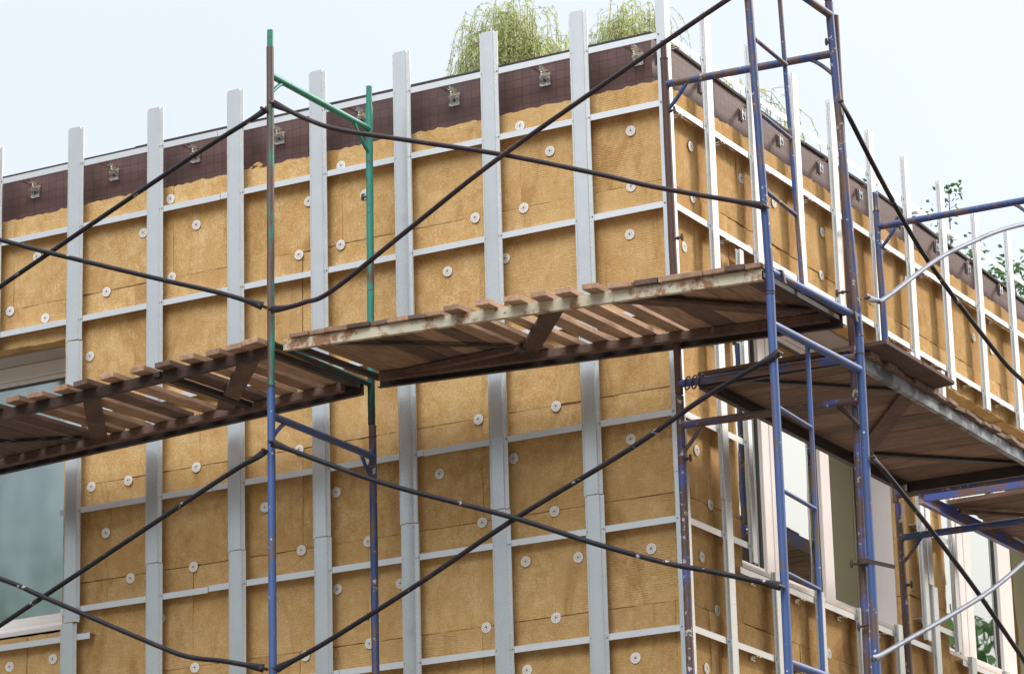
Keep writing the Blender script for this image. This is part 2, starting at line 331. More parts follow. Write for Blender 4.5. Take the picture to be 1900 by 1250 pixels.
# ------------------------------------------------------------------ building
WY = .165          # wall face: y = WY on the left facade, x = -WY on the right facade
ZW0, ZW1 = -.106, 1.72   # window opening
XL, YR = -13.0, 12.0
bd = empty('brick_building', (-6.5, 6, GROUND))
tag(bd, 'flat roofed building with brown tiled parapet, under renovation behind scaffolding', 'building')
# windows: left facade opening x in LWIN; right facade openings y in RWIN
LWIN = [(-7.1, -4.18)]
RWIN = [(.86, 3.34), (3.95, 6.6)]
def wall_strip(mb, face, a0, a1, z0, z1, t=.22):
    if face == 'L': mb.box(a0, a1, WY, WY+t, z0, z1)
    else: mb.box(-WY-t, -WY, a0, a1, z0, z1)
w = MB()
wall_strip(w, 'L', XL, LWIN[0][0], GROUND, 2.55); wall_strip(w, 'L', LWIN[0][1], -WY, GROUND, 2.55)
wall_strip(w, 'L', LWIN[0][0], LWIN[0][1], GROUND, ZW0); wall_strip(w, 'L', LWIN[0][0], LWIN[0][1], ZW1, 2.55)
yy = WY+.22
for (a, c) in RWIN + [(YR, YR)]:
    wall_strip(w, 'R', yy, a, GROUND, 2.55)
    if a < c: wall_strip(w, 'R', a, c, GROUND, ZW0); wall_strip(w, 'R', a, c, ZW1, 2.55)
    yy = c
w.box(XL, XL+.2, WY+.22, YR, GROUND, 2.55); w.box(XL+.2, -WY-.22, YR-.2, YR, GROUND, 2.55)
build('wall', w, M['plaster'], bd)
p = MB(); p.box(XL, -WY, WY, WY+.22, 2.55, 2.886); 
# the right hand parapet sags a little along its length
PT = [(WY+.22, 2.893), (1.0, 2.878), (1.6, 2.862), (2.2, 2.846), (2.65, 2.842), (2.95, 2.866), (3.5, 2.858), (4.2, 2.838), (5.0, 2.820), (6.0, 2.795), (7.5, 2.78), (YR, 2.78)]
def pz(y):
    for (a0, z0), (a1, z1) in zip(PT, PT[1:]):
        if a0 <= y <= a1: return z0+(z1-z0)*(y-a0)/(a1-a0)
    return PT[0][1]
i0_ = len(p.v)
for (y_, z_) in PT: p.v += [(-WY, y_, 2.55), (-WY, y_, z_), (-WY-.22, y_, z_), (-WY-.22, y_, 2.55)]
for k in range(len(PT)-1):
    for j in range(4): p.f.append((i0_+k*4+j, i0_+k*4+(j+1) % 4, i0_+k*4+4+(j+1) % 4, i0_+k*4+4+j))
p.f.append((i0_+3, i0_+2, i0_+1, i0_)); e_ = i0_+4*(len(PT)-1); p.f.append((e_, e_+1, e_+2, e_+3))
par = build('parapet', p, M['tiles'], bd)
f = MB()
x = -WY+.012
while x > XL:
    x2 = x-R_(1.1, 1.7); d = R_(-.004, .006); f.box(max(x2, XL), x, WY-.014-R_(0, .006), WY+.25, 2.886+d, 2.902+d); x = x2-.003
y = WY+.26
while y < YR:
    y2 = min(y+R_(.35, .6), YR); d = R_(-.003, .006); fx = -WY+.010+R_(0, .008); za, zb = pz(y)+d+.001, pz(y2)+d+.001
    f.hexa(((-WY-.25, y, za), (fx, y, za), (fx+R_(-.003, .003), y2, zb), (-WY-.25, y2, zb), (-WY-.25, y, za+.016), (fx, y, za+.016), (fx, y2, zb+.016), (-WY-.25, y2, zb+.016))); y = y2+.001
build('roof_edge', f, M['felt'], bd)
r_ = MB(); r_.box(XL+.2, -WY-.22, WY+.22, YR-.2, 2.55, 2.60); build('roof', r_, M['roof'], bd)
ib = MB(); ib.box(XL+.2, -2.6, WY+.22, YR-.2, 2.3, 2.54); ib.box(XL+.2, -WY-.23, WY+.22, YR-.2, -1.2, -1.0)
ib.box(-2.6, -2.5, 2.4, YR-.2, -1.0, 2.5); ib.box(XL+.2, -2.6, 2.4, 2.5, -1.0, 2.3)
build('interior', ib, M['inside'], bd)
FD = .36           # frame depth plane
def face_pt(face, a, d, z):      # a along facade, d depth behind rail plane, z
    return (a, d, z) if face == 'L' else (-d, a, z)
def fbox(mb, face, a0, a1, d0, d1, z0, z1):
    if face == 'L': mb.box(a0, a1, d0, d1, z0, z1)
    else: mb.box(-d1, -d0, a0, a1, z0, z1)
GZ0, GZ1 = .085, 1.58
def window(face, a0, a1, mull, panes, fd=FD):
    """mull: list of (m0,m1) members; panes: list of (p0,p1,glassmat,backing)"""
    fr = MB()
    fbox(fr, face, a0, a1, fd-.03, fd+.04, 1.61, ZW1-.02)
    fbox(fr, face, a0, a1, fd-.045, fd+.03, .0, .05)
    for m0, m1 in mull: fbox(fr, face, m0, m1, fd-.03, fd+.04, .05, 1.61)
    fo = build('window', fr, M['frame'], bd, bevel=.004)
    gk = MB()
    for p0, p1, gm, back in panes:
        sa = MB(); e = .0
        V8 = lambda d: [face_pt(face, a, d, z) for a, z in ((p0+.001, .052), (p1-.001, .052), (p1-.001, 1.608), (p0+.001, 1.608), (p0+.010, GZ0), (p1-.010, GZ0), (p1-.010, GZ1), (p0+.010, GZ1))]
        sa.v = V8(fd-.018)+V8(fd+.03)
        for k in range(4):
            k2 = (k+1) % 4; sa.f += [(k, k2, 4+k2, 4+k), (8+k2, 8+k, 12+k, 12+k2), (k, 8+k, 8+k2, k2), (4+k2, 12+k2, 12+k, 4+k)]
        build('sash', sa, M['frame'], fo, bevel=.003)
        gk = MB(); fbox(gk, face, p0, p1, fd-.008, fd+.012, GZ1-.012, GZ1-.001); fbox(gk, face, p0, p0+.012, fd-.010, fd+.012, GZ0+.001, GZ1-.013); fbox(gk, face, p1-.014, p1, fd-.010, fd+.012, GZ0+.001, GZ1-.013)
        build('gasket', gk, M['gasket'], fo)
        gl = MB(); fbox(gl, face, p0+.013, p1-.015, fd+.002, fd+.006, GZ0, GZ1-.013); build('pane', gl, M[gm], fo)
        if back:
            cu = MB(); n = 60; w_ = p1-p0
            P_ = [face_pt(face, p0+w_*k/n, fd+.05+.02*math.sin(k*1.1+.5*math.sin(k*.33))*(1 if back == 'reflection_backing' else .12), 0) for k in range(n+1)]
            for k in range(n):
                q, r = P_[k], P_[k+1]; cu.quad((q[0], q[1], 0.02), (r[0], r[1], 0.02), (r[0], r[1], 1.7), (q[0], q[1], 1.7))
            build('reflection_backing' if back == 'reflection_backing' else 'blind', cu, M[back], fo, smooth=True)
    # soffit, reveals and sloping sill
    so = MB(); fbox(so, face, a0+.001, a1-.001, WY+.002, fd+.10, ZW1-.018, ZW1-.003); build('soffit', so, M['soffit'], fo)
    rv = MB(); fbox(rv, face, a1-.015, a1-.002, .152, fd-.046, -.02, ZW1-.019); build('reveal_board', rv, M['board'], fo)
    rv = MB(); fbox(rv, face, a0+.002, a0+.015, .152, fd-.046, -.02, ZW1-.019); build('reveal_board', rv, M['board'], fo)
    si = MB()
    A = [face_pt(face, a, d, z) for a, d, z in ((a0+.001, .10, -.085), (a1-.001, .10, -.085), (a1-.001, fd-.02, -.015), (a0+.001, fd-.02, -.015), (a0+.001, .10, -.06), (a1-.001, .10, -.06), (a1-.001, fd-.02, .03), (a0+.001, fd-.02, .03))]
    si.hexa(A); build('sill', si, M['frame'], fo)
    return fo
window('L', *LWIN[0], [(-4.215, -4.181), (-5.72, -5.60), (-7.099, -7.04)], [(-5.60, -4.215, 'glass_film', 'blind'), (-7.04, -5.72, 'glass_film', 'blind')], fd=.38)
window('R', *RWIN[0], [(.861, .93), (1.80, 1.905), (1.915, 2.06), (2.655, 2.795), (3.29, 3.339)],
       [(.93, 1.80, 'glass', None), (2.06, 2.655, 'glass', None), (2.795, 3.29, 'glass_olive', 'reflection_backing')])
window('R', *RWIN[1], [(3.951, 4.03), (4.90, 5.005), (5.015, 5.14), (5.655, 5.90), (6.53, 6.599)],
       [(4.03, 4.90, 'glass', None), (5.14, 5.655, 'glass', None), (5.90, 6.53, 'glass_olive', 'reflection_backing')])
# ------------------------------------------------------------------ mineral wool boards
ROWS = [2.562, 1.967, 1.367, .767, .167, -.433, -1.033, -1.633, -2.233]
OFFS_L = [-.98, -1.264, -.79, -1.274, -.836, -1.30, -.85, -1.2]
OFFS_R = [1.02, .42, .92, .45, .75, .40, .95, .5]
WF = .06            # wool face depth
def wool_board(face, a0, a1, z0, z1, ragtop=False, ragbot=False, seed=0):
    rd = random.Random(seed); mb = MB(); L = a1-a0; H = z1-z0
    nx = max(2, int(L/.03)); nzz = max(2, int(H/.03)); th = .098; gap = .0004
    d0 = rd.uniform(-.003, .003); tx = rd.uniform(-.004, .004); tz = rd.uniform(-.004, .004)
    def wob(t, k): return (math.sin(t*5+k)*.5+math.sin(t*31+k)*.4+math.sin(t*73+k*2.1)*.3+math.sin(t*157+k*3.3)*.25+rd.uniform(-.5, .5))
    ea = [rd.uniform(0, 9) for _ in range(4)]; amp = [rd.choice((.0002, .0004, .0008)), rd.choice((.0002, .0004, .0008)), rd.choice((.0004, .0012, .0022, .0035)), rd.choice((.0002, .0006, .0015))]
    idx = {}
    for i in range(nx+1):
        for k in range(nzz+1):
            u = i/nx; v = k/nzz; X = u*L; Z = v*H
            if i == 0: X += gap+amp[0]*(1+wob(Z, ea[0]))
            if i == nx: X -= gap+amp[1]*(1+wob(Z, ea[1]))
            if k == 0: Z += gap+amp[2]*(1+wob(X, ea[2])) + ((.006*(1+wob(X*.6, ea[2]))) if ragbot else 0)
            if k == nzz: Z -= gap+amp[3]*(1+wob(X, ea[3])) + ((.0045*(1+wob(X*.7, ea[3])+1.2*rd.uniform(-1, 1))) if ragtop else 0)
            dep = d0+tx*(u-.5)+tz*(v-.5)+rd.uniform(-.0012, .0012)+.0025*math.sin(X*9+ea[0])*math.sin(Z*11+ea[1])
            if i in (0, nx) or k in (0, nzz): dep += rd.uniform(.0, .003)
            idx[i, k] = len(mb.v); mb.v.append((X, dep, Z))
    for i in range(nx):
        for k in range(nzz): mb.f.append((idx[i, k], idx[i+1, k], idx[i+1, k+1], idx[i, k+1]))
    ring = [(i, 0) for i in range(nx)]+[(nx, k) for k in range(nzz)]+[(i, nzz) for i in range(nx, 0, -1)]+[(0, k) for k in range(nzz, 0, -1)]
    prev = [idx[q] for q in ring]
    for depth in (.03, .06, th):
        cur = []
        for q in ring:
            X, D, Z = mb.v[idx[q]]; j = .003 if depth < th else 0
            cur.append(len(mb.v)); mb.v.append((X+rd.uniform(-j, j)*.4*(1 if q[0] in (0, nx) else 0), depth, Z+(rd.uniform(-j, j) if (ragbot or ragtop) else 0)))
        for t in range(len(ring)):
            t2 = (t+1) % len(ring); mb.f.append((prev[t2], prev[t], cur[t], cur[t2]))
        prev = cur
    mb.f.append(tuple(prev))
    me = bpy.data.meshes.new('insulation_board'); me.from_pydata(mb.v, [], mb.f); me.materials.append(M['wool'])
    for pl in me.polygons: pl.use_smooth = True
    me.set_sharp_from_angle(angle=math.radians(50))
    o = bpy.data.objects.new('insulation_board', me); COL.objects.link(o)
    if face == 'L': o.location = (a0, WF, z0)
    else: o.location = (-WF, a0, z0); o.rotation_euler = (0, 0, math.pi/2)
    return o
def subtract(r, h):
    a0, a1, z0, z1 = r; b0, b1, y0, y1 = h
    if b1 <= a0 or b0 >= a1 or y1 <= z0 or y0 >= z1: return [r]
    out = []
    if b0 > a0: out.append((a0, b0, z0, z1))
    if b1 < a1: out.append((b1, a1, z0, z1))
    m0, m1 = max(a0, b0), min(a1, b1)
    if z1 > y1: out.append((m0, m1, y1, z1))
    if z0 < y0: out.append((m0, m1, z0, y0))
    return out
sd_ = 0
for face, offs, lo, hi, holes in (('L', OFFS_L, -7.4, -.062, [(a, c, ZW0, 1.705) for a, c in LWIN]), ('R', OFFS_R, .062, 7.4, [(a, c, ZW0, 1.705) for a, c in RWIN])):
    for ri in range(len(ROWS)-1):
        z1, z0 = ROWS[ri], ROWS[ri+1]; base = offs[ri]; st = 1.2
        k0 = math.floor((lo-base)/st); a = base+k0*st
        rects = []
        while a < hi:
            r0, r1 = max(a, lo), min(a+st, hi)
            if r1-r0 > .05: rects.append((r0, r1, z0, z1))
            a += st
        for h in holes: rects = [q for r in rects for q in subtract(r, h)]
        for q in rects:
            if q[1]-q[0] < .03 or q[3]-q[2] < .02: continue
            sd_ += 1
            o = wool_board(face, *q, ragtop=(ri == 0), ragbot=abs(q[2]-1.705) < .01, seed=sd_)
            fn = 'left' if face == 'L' else 'sunlit right'
            gname = 'left' if face == 'L' else 'right'
            if ri == 0: lab = f'golden mineral wool board with torn upper edge under the brown tiles, {fn} facade'; gg = f'top row wool boards, {gname} facade'
            elif abs(q[2]-1.705) < .01: lab = f'narrow strip of golden wool insulation over the window head, {fn} facade'; gg = f'wool strips above windows, {gname} facade'
            elif abs(q[3]-ZW0) < .01: lab = f'strip of golden wool insulation directly below the window sill, {fn} facade'; gg = f'wool strips below windows, {gname} facade'
            elif q[0] > -1.4 and face == 'L' and q[1] > -.1: lab = 'golden mineral wool board ending at the building corner, left facade'; gg = 'corner wool boards, left facade'
            elif face == 'R' and q[0] < .1: lab = 'golden mineral wool board starting at the building corner, right facade'; gg = 'corner wool boards, right facade'
            else: lab = f'golden ribbed mineral wool board inside the {fn} facade, away from corner and window edges'; gg = f'inner wool boards, {gname} facade'
            tag(o, lab, 'insulation board', gg)
# torn tufts of wool
def tuft(loc, s, label):
    rd = random.Random(int(loc[0]*999)); mb = MB()
    for _ in range(9):
        c = Vector(loc)+Vector((rd.uniform(-1, 1)*s, rd.uniform(-.3, .1)*s, rd.uniform(-.35, .5)*s)); r = s*rd.uniform(.25, .5)
        i = len(mb.v); n = 9; mm = 6
        for a in range(mm+1):
            for b_ in range(n):
                th = math.pi*a/mm; ph = 2*math.pi*b_/n; q = r*rd.uniform(.65, 1.2)
                mb.v.append((c.x+q*math.sin(th)*math.cos(ph)*1.3, c.y+q*math.sin(th)*math.sin(ph)*.6, c.z+q*math.cos(th)*.8))
        for a in range(mm):
            for b_ in range(n): mb.f.append((i+a*n+b_, i+a*n+(b_+1) % n, i+(a+1)*n+(b_+1) % n, i+(a+1)*n+b_))
    tag(build('wool_tuft', mb, M['wool'], smooth=True), label, 'wool tuft')
tuft((-2.80, .085, 2.565), .035, 'ragged clump of torn wool on the board top, left of the green pole')
tuft((-4.60, .075, 2.55), .022, 'small torn wool clump beside the leftmost upright profile')
tuft((-2.27, .08, 2.555), .018, 'small torn wool clump on the board top between green poles')
tuft((-1.14, .08, 2.553), .014, 'tiny torn wool clump beside an upright under the tiles')
# ------------------------------------------------------------------ dowels
def dowel_mesh():
    mb = MB(); R = .030; n = 28
    for r0, r1, y0, y1 in ((.009, R, -.004, -.0025), (R, R+.0005, -.0025, .002)):
        i = len(mb.v)
        for r, y in ((r0, y0), (r1, y1)):
            for k in range(n): t = 2*math.pi*k/n; mb.v.append((r*math.cos(t), y, r*math.sin(t)))
        for k in range(n): mb.f.append((i+k, i+(k+1) % n, i+n+(k+1) % n, i+n+k))
    i = len(mb.v)
    for k in range(n): t = 2*math.pi*k/n; mb.v.append((.009*math.cos(t), -.004, .009*math.sin(t)))
    mb.v.append((0, .001, 0))
    for k in range(n): mb.f.append((i+(k+1) % n, i+k, i+n))
    sl = MB()
    for rr, wd, ln, nn, ph in ((.0095, .0018, .0095, 8, 0), (.0218, .0026, .0030, 12, .2)):
        for k in range(nn):
            t = 2*math.pi*k/nn+ph; c, s_ = math.cos(t), math.sin(t)
            def P(r, w_): return (r*c-w_*s_, -.0052+(.0012*(r/.03)), r*s_+w_*c)
            sl.quad(P(rr, -wd/2), P(rr+ln, -wd/2), P(rr+ln, wd/2), P(rr, wd/2))
    i = len(sl.v)
    for k in range(10): t = 2*math.pi*k/10; sl.v.append((.0052*math.cos(t), -.0056, .0052*math.sin(t)))
    sl.f.append(tuple(i+k for k in range(10)))
    return mb, sl
dm, ds = dowel_mesh()
dmm = bpy.data.meshes.new('dowel_plate'); dmm.from_pydata(dm.v, [], dm.f); dmm.materials.append(M['dowel'])
dsm = bpy.data.meshes.new('dowel_slots'); dsm.from_pydata(ds.v, [], ds.f); dsm.materials.append(M['dowel_hole'])
DL = [(-4.6, 1.96), (-4.33, 1.87), (-4.4, 2.28), (-3.87, 1.96), (-3.6, 2.29), (-3.4, 2.47), (-3.21, 2.27), (-3.39, 1.97), (-2.48, 1.95), (-2.18, 2.45), (-2.19, 1.96), (-2.41, 2.27), (-3.99, 1.57), (-3.97, 0.75), (-3.7, 0.75), (-3.21, 0.76), (-2.49, 0.76), (-2.73, 0.45), (-3.86, 0.45), (-3.68, 0.15), (-3.23, 0.16), (-3.46, -0.12), (-2.48, 0.16), (-4.56, -0.28), (-4.24, -0.27), (-3.22, -0.44), (-2.24, -0.1), (-2.46, -0.46), (-2.24, 0.47), (-2.02, 2.24), (-1.28, 1.96), (-0.97, 2.46), (-0.78, 2.27), (-0.96, 1.96), (-0.26, 2.29), (-0.27, 1.96), (-1.47, 1.67), (-1.09, 1.68), (-0.29, 1.68), (-1.29, 0.76), (-0.79, 0.76), (-1.55, 0.48), (-1.07, 0.5), (-1.28, 0.16), (-0.82, 0.16), (-2.03, 0.15), (-1.82, -0.12), (-1.01, -0.1), (-0.68, -0.12), (-0.23, -0.13), (-1.27, -0.44), (-0.83, -0.44), (-2.03, -0.44), (-0.35, -0.72), (-1.02, -0.71), (-0.33, 0.5)]
DR = [(0.4, 2.26), (1.07, 2.26), (0.26, 1.62), (1.53, 2.24), (2.24, 2.25), (2.19, 1.96), (0.4, 1.95), (0.31, 0.45), (0.46, 0.17), (0.32, -0.15), (0.49, -0.42), (0.32, -0.77), (1.14, 1.84), (4.74, 2.19), (5.07, 2.18), (3.58, 2.29), (3.62, 1.67), (1.4, -.72), (2.0, -.42)]
def dlabel(face, a, z):
    row = 'above the upper deck' if z > 1.2 else 'below the upper deck'
    if z > 2.2: row = 'high up near the brown tiles'
    elif z > 1.2: row = 'in the rows just above the scaffold deck'
    elif z > .3: row = 'in the rows just under the scaffold deck'
    else: row = 'low down near the photo bottom'
    return f"round white slotted dowel plate {row}, {'left' if face == 'L' else 'right'} facade", f"dowel plates {row}, {'left' if face == 'L' else 'right'} facade"
for face, lst in (('L', DL), ('R', DR)):
    for a, z in lst:
        o = bpy.data.objects.new('dowel_plate', dmm); COL.objects.link(o)
        o.location = (a, WF-.006, z) if face == 'L' else (-WF+.006, a, z)
        o.rotation_euler = (R_(-.03, .03), R_(0, 6.28), 0 if face == 'L' else math.pi/2)
        if face == 'R': o.rotation_euler = Matrix.Rotation(math.pi/2, 4, 'Z').to_euler(); o.rotation_euler = (Matrix.Rotation(math.pi/2, 4, 'Z') @ Matrix.Rotation(R_(0, 6.28), 4, 'Y')).to_euler()
        lab, gr = dlabel(face, a, z); tag(o, lab, 'wall dowel', gr)
        s = bpy.data.objects.new('slots', dsm); COL.objects.link(s); s.parent = o
# ------------------------------------------------------------------ facade rails and uprights
RH = .036
RZ = [2.803, 2.395, 1.80, 1.20, .601, 0.0, -.598, -1.2]
def zrail(mb, face, a0, a1, z, back=.060):
    """thin Z section: visible face at depth 0, web going back along the top, seat at the back"""
    t = .0015; h = RH/2
    prof = [(0, -h), (t, -h), (t, h-t), (back, h-t), (back, h+.0), (.0, h)]
    if face == 'L': mb.extrude(prof, (a0, 0, z), (0, 1, 0), (0, 0, 1), (a1-a0, 0, 0))
    else: mb.extrude(prof, (0, a0, z), (-1, 0, 0), (0, 0, 1), (0, a1-a0, 0))
def split(a0, a1, cuts):
    c = [a0]+[q for q in sorted(cuts) if a0 < q < a1]+[a1]; return list(zip(c[:-1], c[1:]))
RN = ['topmost', 'second highest', 'third highest', 'fourth highest', 'fifth highest', 'sixth highest', 'seventh highest', 'lowest']
def rail(face, i, segs, label=None):
    root = empty('facade_rail', face_pt(face, (segs[0][0]+segs[-1][1])/2, 0, segs[0][2] if len(segs[0]) > 2 else RZ[i]))
    for s in segs:
        z = s[2] if len(s) > 2 else RZ[i]
        mb = MB(); zrail(mb, face, s[0], s[1]-.003, z, .035 if i == 0 else .060); build('rail_length', mb, M['galv_rail'], root)
    tag(root, label or f"{RN[i]} thin horizontal steel rail across the {'left' if face == 'L' else 'right'} facade insulation", 'facade rail', f"horizontal rails, {'left' if face == 'L' else 'right'} facade")
    return root
rail('L', 0, [(-7.3, -3.25), (-3.25, -.03, 2.801)] and [(-7.3, -3.02), (-3.02, -.010)])
rail('L', 1, [(-7.3, -3.00), (-3.00, -.008, 2.397)])
rail('L', 2, [(-7.3, -3.0), (-3.0, -.005)])
rail('L', 3, [(-4.16, -.9), (-.9, -.004)])
rail('L', 4, [(-4.16, -3.06), (-3.06, -1.62, .603), (-1.62, -.004, .600)])
rail('L', 5, [(-4.15, -3.09, -.004), (-3.088, -.004, .002)])
rail('L', 6, [(-7.3, -2.2), (-2.2, -.004)])
rail('L', 7, [(-7.3, -.004)])
rail('R', 0, [(.0, 3.1), (3.1, 7.3)]); rail('R', 1, [(.0, 2.6), (2.6, 7.3)]); rail('R', 2, [(.0, 3.2), (3.2, 7.3)])
rail('R', 6, [(.0, 3.4), (3.4, 7.3)]); rail('R', 7, [(0., 7.3)])
for i, z in ((3, 1.2), (4, .601), (5, .0)):
    rail('R', i, [(.0, .83)], f'{RN[i]} short steel rail between building corner and first window, right facade')
    rail('R', i, [(3.36, 3.90)], f'{RN[i]} short steel rail on the wool pier between the right facade windows')
rail('L', 5, [(-7.3, -3.93, -.172)], 'short horizontal rail under the left window sill with its end past the upright')
rail('R', 5, [(.70, 3.55, -.160)], 'horizontal rail right below the first right facade window sill')
rail('R', 5, [(4.02, 7.2, -.160)], 'horizontal rail below the second window sill near the right photo edge')
FT = .0015
def hat_profile(w=.118, fl=.018, dp=.022):
    t = FT
    return [(0, 0), (fl-t, 0), (fl-t, -dp), (w-fl+t, -dp), (w-fl+t, 0), (w, 0), (w, -t), (w-fl, -t) if False else (w, -t)]
def hat(mb, face, a, z0, z1, w=.118, fl=.018, dp=.022, lean=0.0):
    t = FT; front = -.002
    # outline of the sheet: outer path then inner path back
    ch = .0035; outer = [(0, -t-.003), (t, -t-.003), (t, -t), (fl, -t), (fl, -dp+ch), (fl+ch, -dp), (w-fl-ch, -dp), (w-fl, -dp+ch), (w-fl, -t), (w-t, -t), (w-t, -t-.003), (w, -t-.003)]
    inner = [(w, 0), (w-fl-t, 0), (w-fl-t, -dp+t+ch), (w-fl-ch-t, -dp+t), (fl+ch+t, -dp+t), (fl+t, -dp+t+ch), (fl+t, 0), (0, 0)]
    prof = [(p_[0], p_[1]) for p_ in outer+inner]
    if face == 'L': mb.extrude(prof, (a, front, z0), (1, 0, 0), (0, 1, 0), (lean, 0, z1-z0))
    else: mb.extrude(prof, (-front, a, z0), (0, 1, 0), (-1, 0, 0), (0, lean, z1-z0))
scr = MB()
for k in range(8): pass
scr.tube([(0, 0, 0), (0, -.003, 0)], .0042, 8, (0, 0, 1)); scm = bpy.data.meshes.new('screw'); scm.from_pydata(scr.v, [], scr.f); scm.materials.append(M['screw'])
def upright(face, a, segs, label, w=.118, railz=RZ, grp=None, screws=True):
    root = empty('upright_profile', face_pt(face, a+w/2, -.002, segs[-1][0]))
    for z0, z1, da in segs:
        mb = MB(); hat(mb, face, a+da, z0, z1, w); build('profile_length', mb, M['galv'], root)
    zt, zb = max(s[1] for s in segs), min(s[0] for s in segs)
    if screws:
        for z in railz:
            if zb < z < zt and z > -1.3:
                da = next((s[2] for s in segs if s[0] <= z <= s[1]), 0)
                for aa in (a+da+.009, a+da+w-.009):
                    s = bpy.data.objects.new('screw', scm); COL.objects.link(s); s.parent = root
                    wp = Vector(face_pt(face, aa, -.0036, z+R_(-.004, .004))); s.location = wp-ORG[root.name]
                    if face == 'R': s.rotation_euler = (0, 0, math.pi/2)
    tag(root, label, 'facade profile', grp)
    return root
LC = [-.601, -1.190, -1.780, -2.362, -2.948, -3.532]
for i, a in enumerate(LC):
    upright('L', a, [(.202, 3.05, 0), (-2.3, .197, .005)], f'wide pale steel upright, {ORD[i+1]} from the building corner on the left facade', grp='uprights, left facade')
upright('L', -4.127, [(1.668, 3.041, 0), (-.082, 1.660, 0.004), (-2.3, -.086, -.016)], 'wide steel upright along the right edge of the left window', grp='uprights, left facade')
upright('L', -4.750, [(1.658, 3.030, 0)], 'cut off steel upright ending above the left window at the photo edge', grp='uprights, left facade')
# right facade uprights
upright('R', .470, [(.200, 3.100, 0), (-2.3, .197, .006)], 'bright steel upright nearest the corner on the right facade, full height', grp='uprights, right facade')
RC = [(1.076, 3.105), (1.698, 3.114), (2.263, 3.120), (2.867, 3.103), (3.448, 3.097), (4.060, 3.105), (4.677, 3.055), (5.300, 3.105)]
for i, (a, zt) in enumerate(RC):
    n = ORD[i+2] if i+2 <= 10 else 'eleventh'
    if i == 4: segs = [(.25, zt, 0), (-2.3, .246, .05)]
    else: segs = [(1.668, zt, 0)]
    upright('R', a, segs, f"{'full height' if i == 4 else 'short'} bright steel upright, {n} from the corner along the right facade parapet", grp='uprights, right facade')
for i, a in enumerate((1.10, 1.70, 2.295, 2.885)):
    upright('R', a, [(-2.3, -.10, 0)], f'{ORD[i+1]} short steel upright below the first right facade window', grp='low uprights, right facade', railz=[-.16, -.598])
for i, a in enumerate((4.10, 4.70)):
    upright('R', a, [(-2.3, -.11, 0)], f'{ORD[i+1]} short steel upright below the second right facade window', grp='low uprights, right facade', railz=[-.16, -.598])
upright('R', .815, [(-.095, 1.75, 0)], 'narrow steel upright hanging at the left side of the first right window', w=.092, grp='window side uprights', railz=[1.2, .601, 0])
upright('R', 3.365, [(-.12, 1.75, 0)], 'steel upright beside the wool pier right of the first window', w=.10, grp='window side uprights', railz=[.601])
upright('R', 3.885, [(-.115, 1.75, 0)], 'narrow steel upright at the left side of the second right window', w=.095, grp='window side uprights', railz=[1.2, .601, 0])
# corner angle
ca = empty('corner_angle', (.014, -.014, -2.3))
for z0, z1, d in ((.262, 3.25, 0), (-2.3, .258, .003)):
    mb = MB(); t = .002; c = .014+d
    mb.extrude([(-.043+d, -c), (c, -c), (c, .048+d), (c-t, .048+d), (c-t, -c+t), (-.043+d, -c+t)], (0, 0, z0), (1, 0, 0), (0, 1, 0), (0, 0, z1-z0))
    build('angle_length', mb, M['galv'], ca)
for z in RZ[:7]:
    s = bpy.data.objects.new('screw', scm); COL.objects.link(s); s.parent = ca; s.location = Vector((-.03, -.0165, z))-ORG[ca.name]
tag(ca, 'tall steel angle strip covering the building corner behind the brown pole', 'corner profile')
# ------------------------------------------------------------------ wall brackets
def u_bracket(face, a, z, label, grp):
    """arm from the rail back to the wall, then a ribbed plate bent down the wall, with side wings and a bolt"""
    root = empty('wall_bracket', face_pt(face, a, WY, z-.09))
    mb = MB(); w = .070 if face == 'L' else .046; t = .003; zt = z-.006 if face == 'L' else z+.012
    def bx(m_, a0, a1, d0, d1, z0, z1): fbox(m_, face, a0, a1, max(d0, .0365) if face and d0 < .01 else d0, d1, z0, z1)
    # arm (two prongs with a slot)
    bx(mb, a-w/2, a-w*.12, .004, WY-.02, zt-t, zt); bx(mb, a+w*.12, a+w/2, .004, WY-.02, zt-t, zt); bx(mb, a-w*.12, a+w*.12, WY-.07, WY-.02, zt-t, zt)
    build('arm', mb, M['bracket'], root)
    pm = MB(); n = 6; r = .02
    pts = []
    for k in range(n+1):
        th = math.pi/2*k/n; pts.append((WY-.02+(r-.003)*math.sin(th), zt-r+r*math.cos(th)))
    pts.append((WY-.003, zt-.082))
    pr = pts+[(d-t, zz-t) for d, zz in reversed(pts[:-1])]
    pr = pts+[(pts[-1][0]-t, pts[-1][1])]+[(d-t*.8, zz-t*.8) for d, zz in reversed(pts[:-1])]
    if face == 'L': pm.extrude(pr, (a-w/2, 0, 0), (0, 1, 0), (0, 0, 1), (w, 0, 0))
    else: pm.extrude(pr, (0, a-w/2, 0), (-1, 0, 0), (0, 0, 1), (0, w, 0))
    for sx in (-1, 1):
        aa = a+sx*(w/2-.004); bx(pm, aa-.004, aa+.004, WY-.019, WY-.0065, zt-.080, zt-.022)
    bx(pm, a-.009, a+.009, WY-.013, WY-.0065, zt-.078, zt-.03)
    build('plate', pm, M['bracket'], root, smooth=True)
    bo = MB(); c1 = face_pt(face, a, WY-.006, zt-.052); c2 = face_pt(face, a, WY-.019, zt-.052); bo.tube([c1, c2], .010, 6, (0, 0, 1)); build('bolt', bo, M['screw'], root)
    tag(root, label, 'wall bracket', grp)
for i, a in enumerate((-.246, -.849, -1.455, -2.09, -2.673, -3.284, -3.891, -4.494)):
    u_bracket('L', a, RZ[0], f'shiny steel wall bracket on brown tiles, {ORD[i+1]} from the corner on the left facade', 'parapet brackets, left facade')
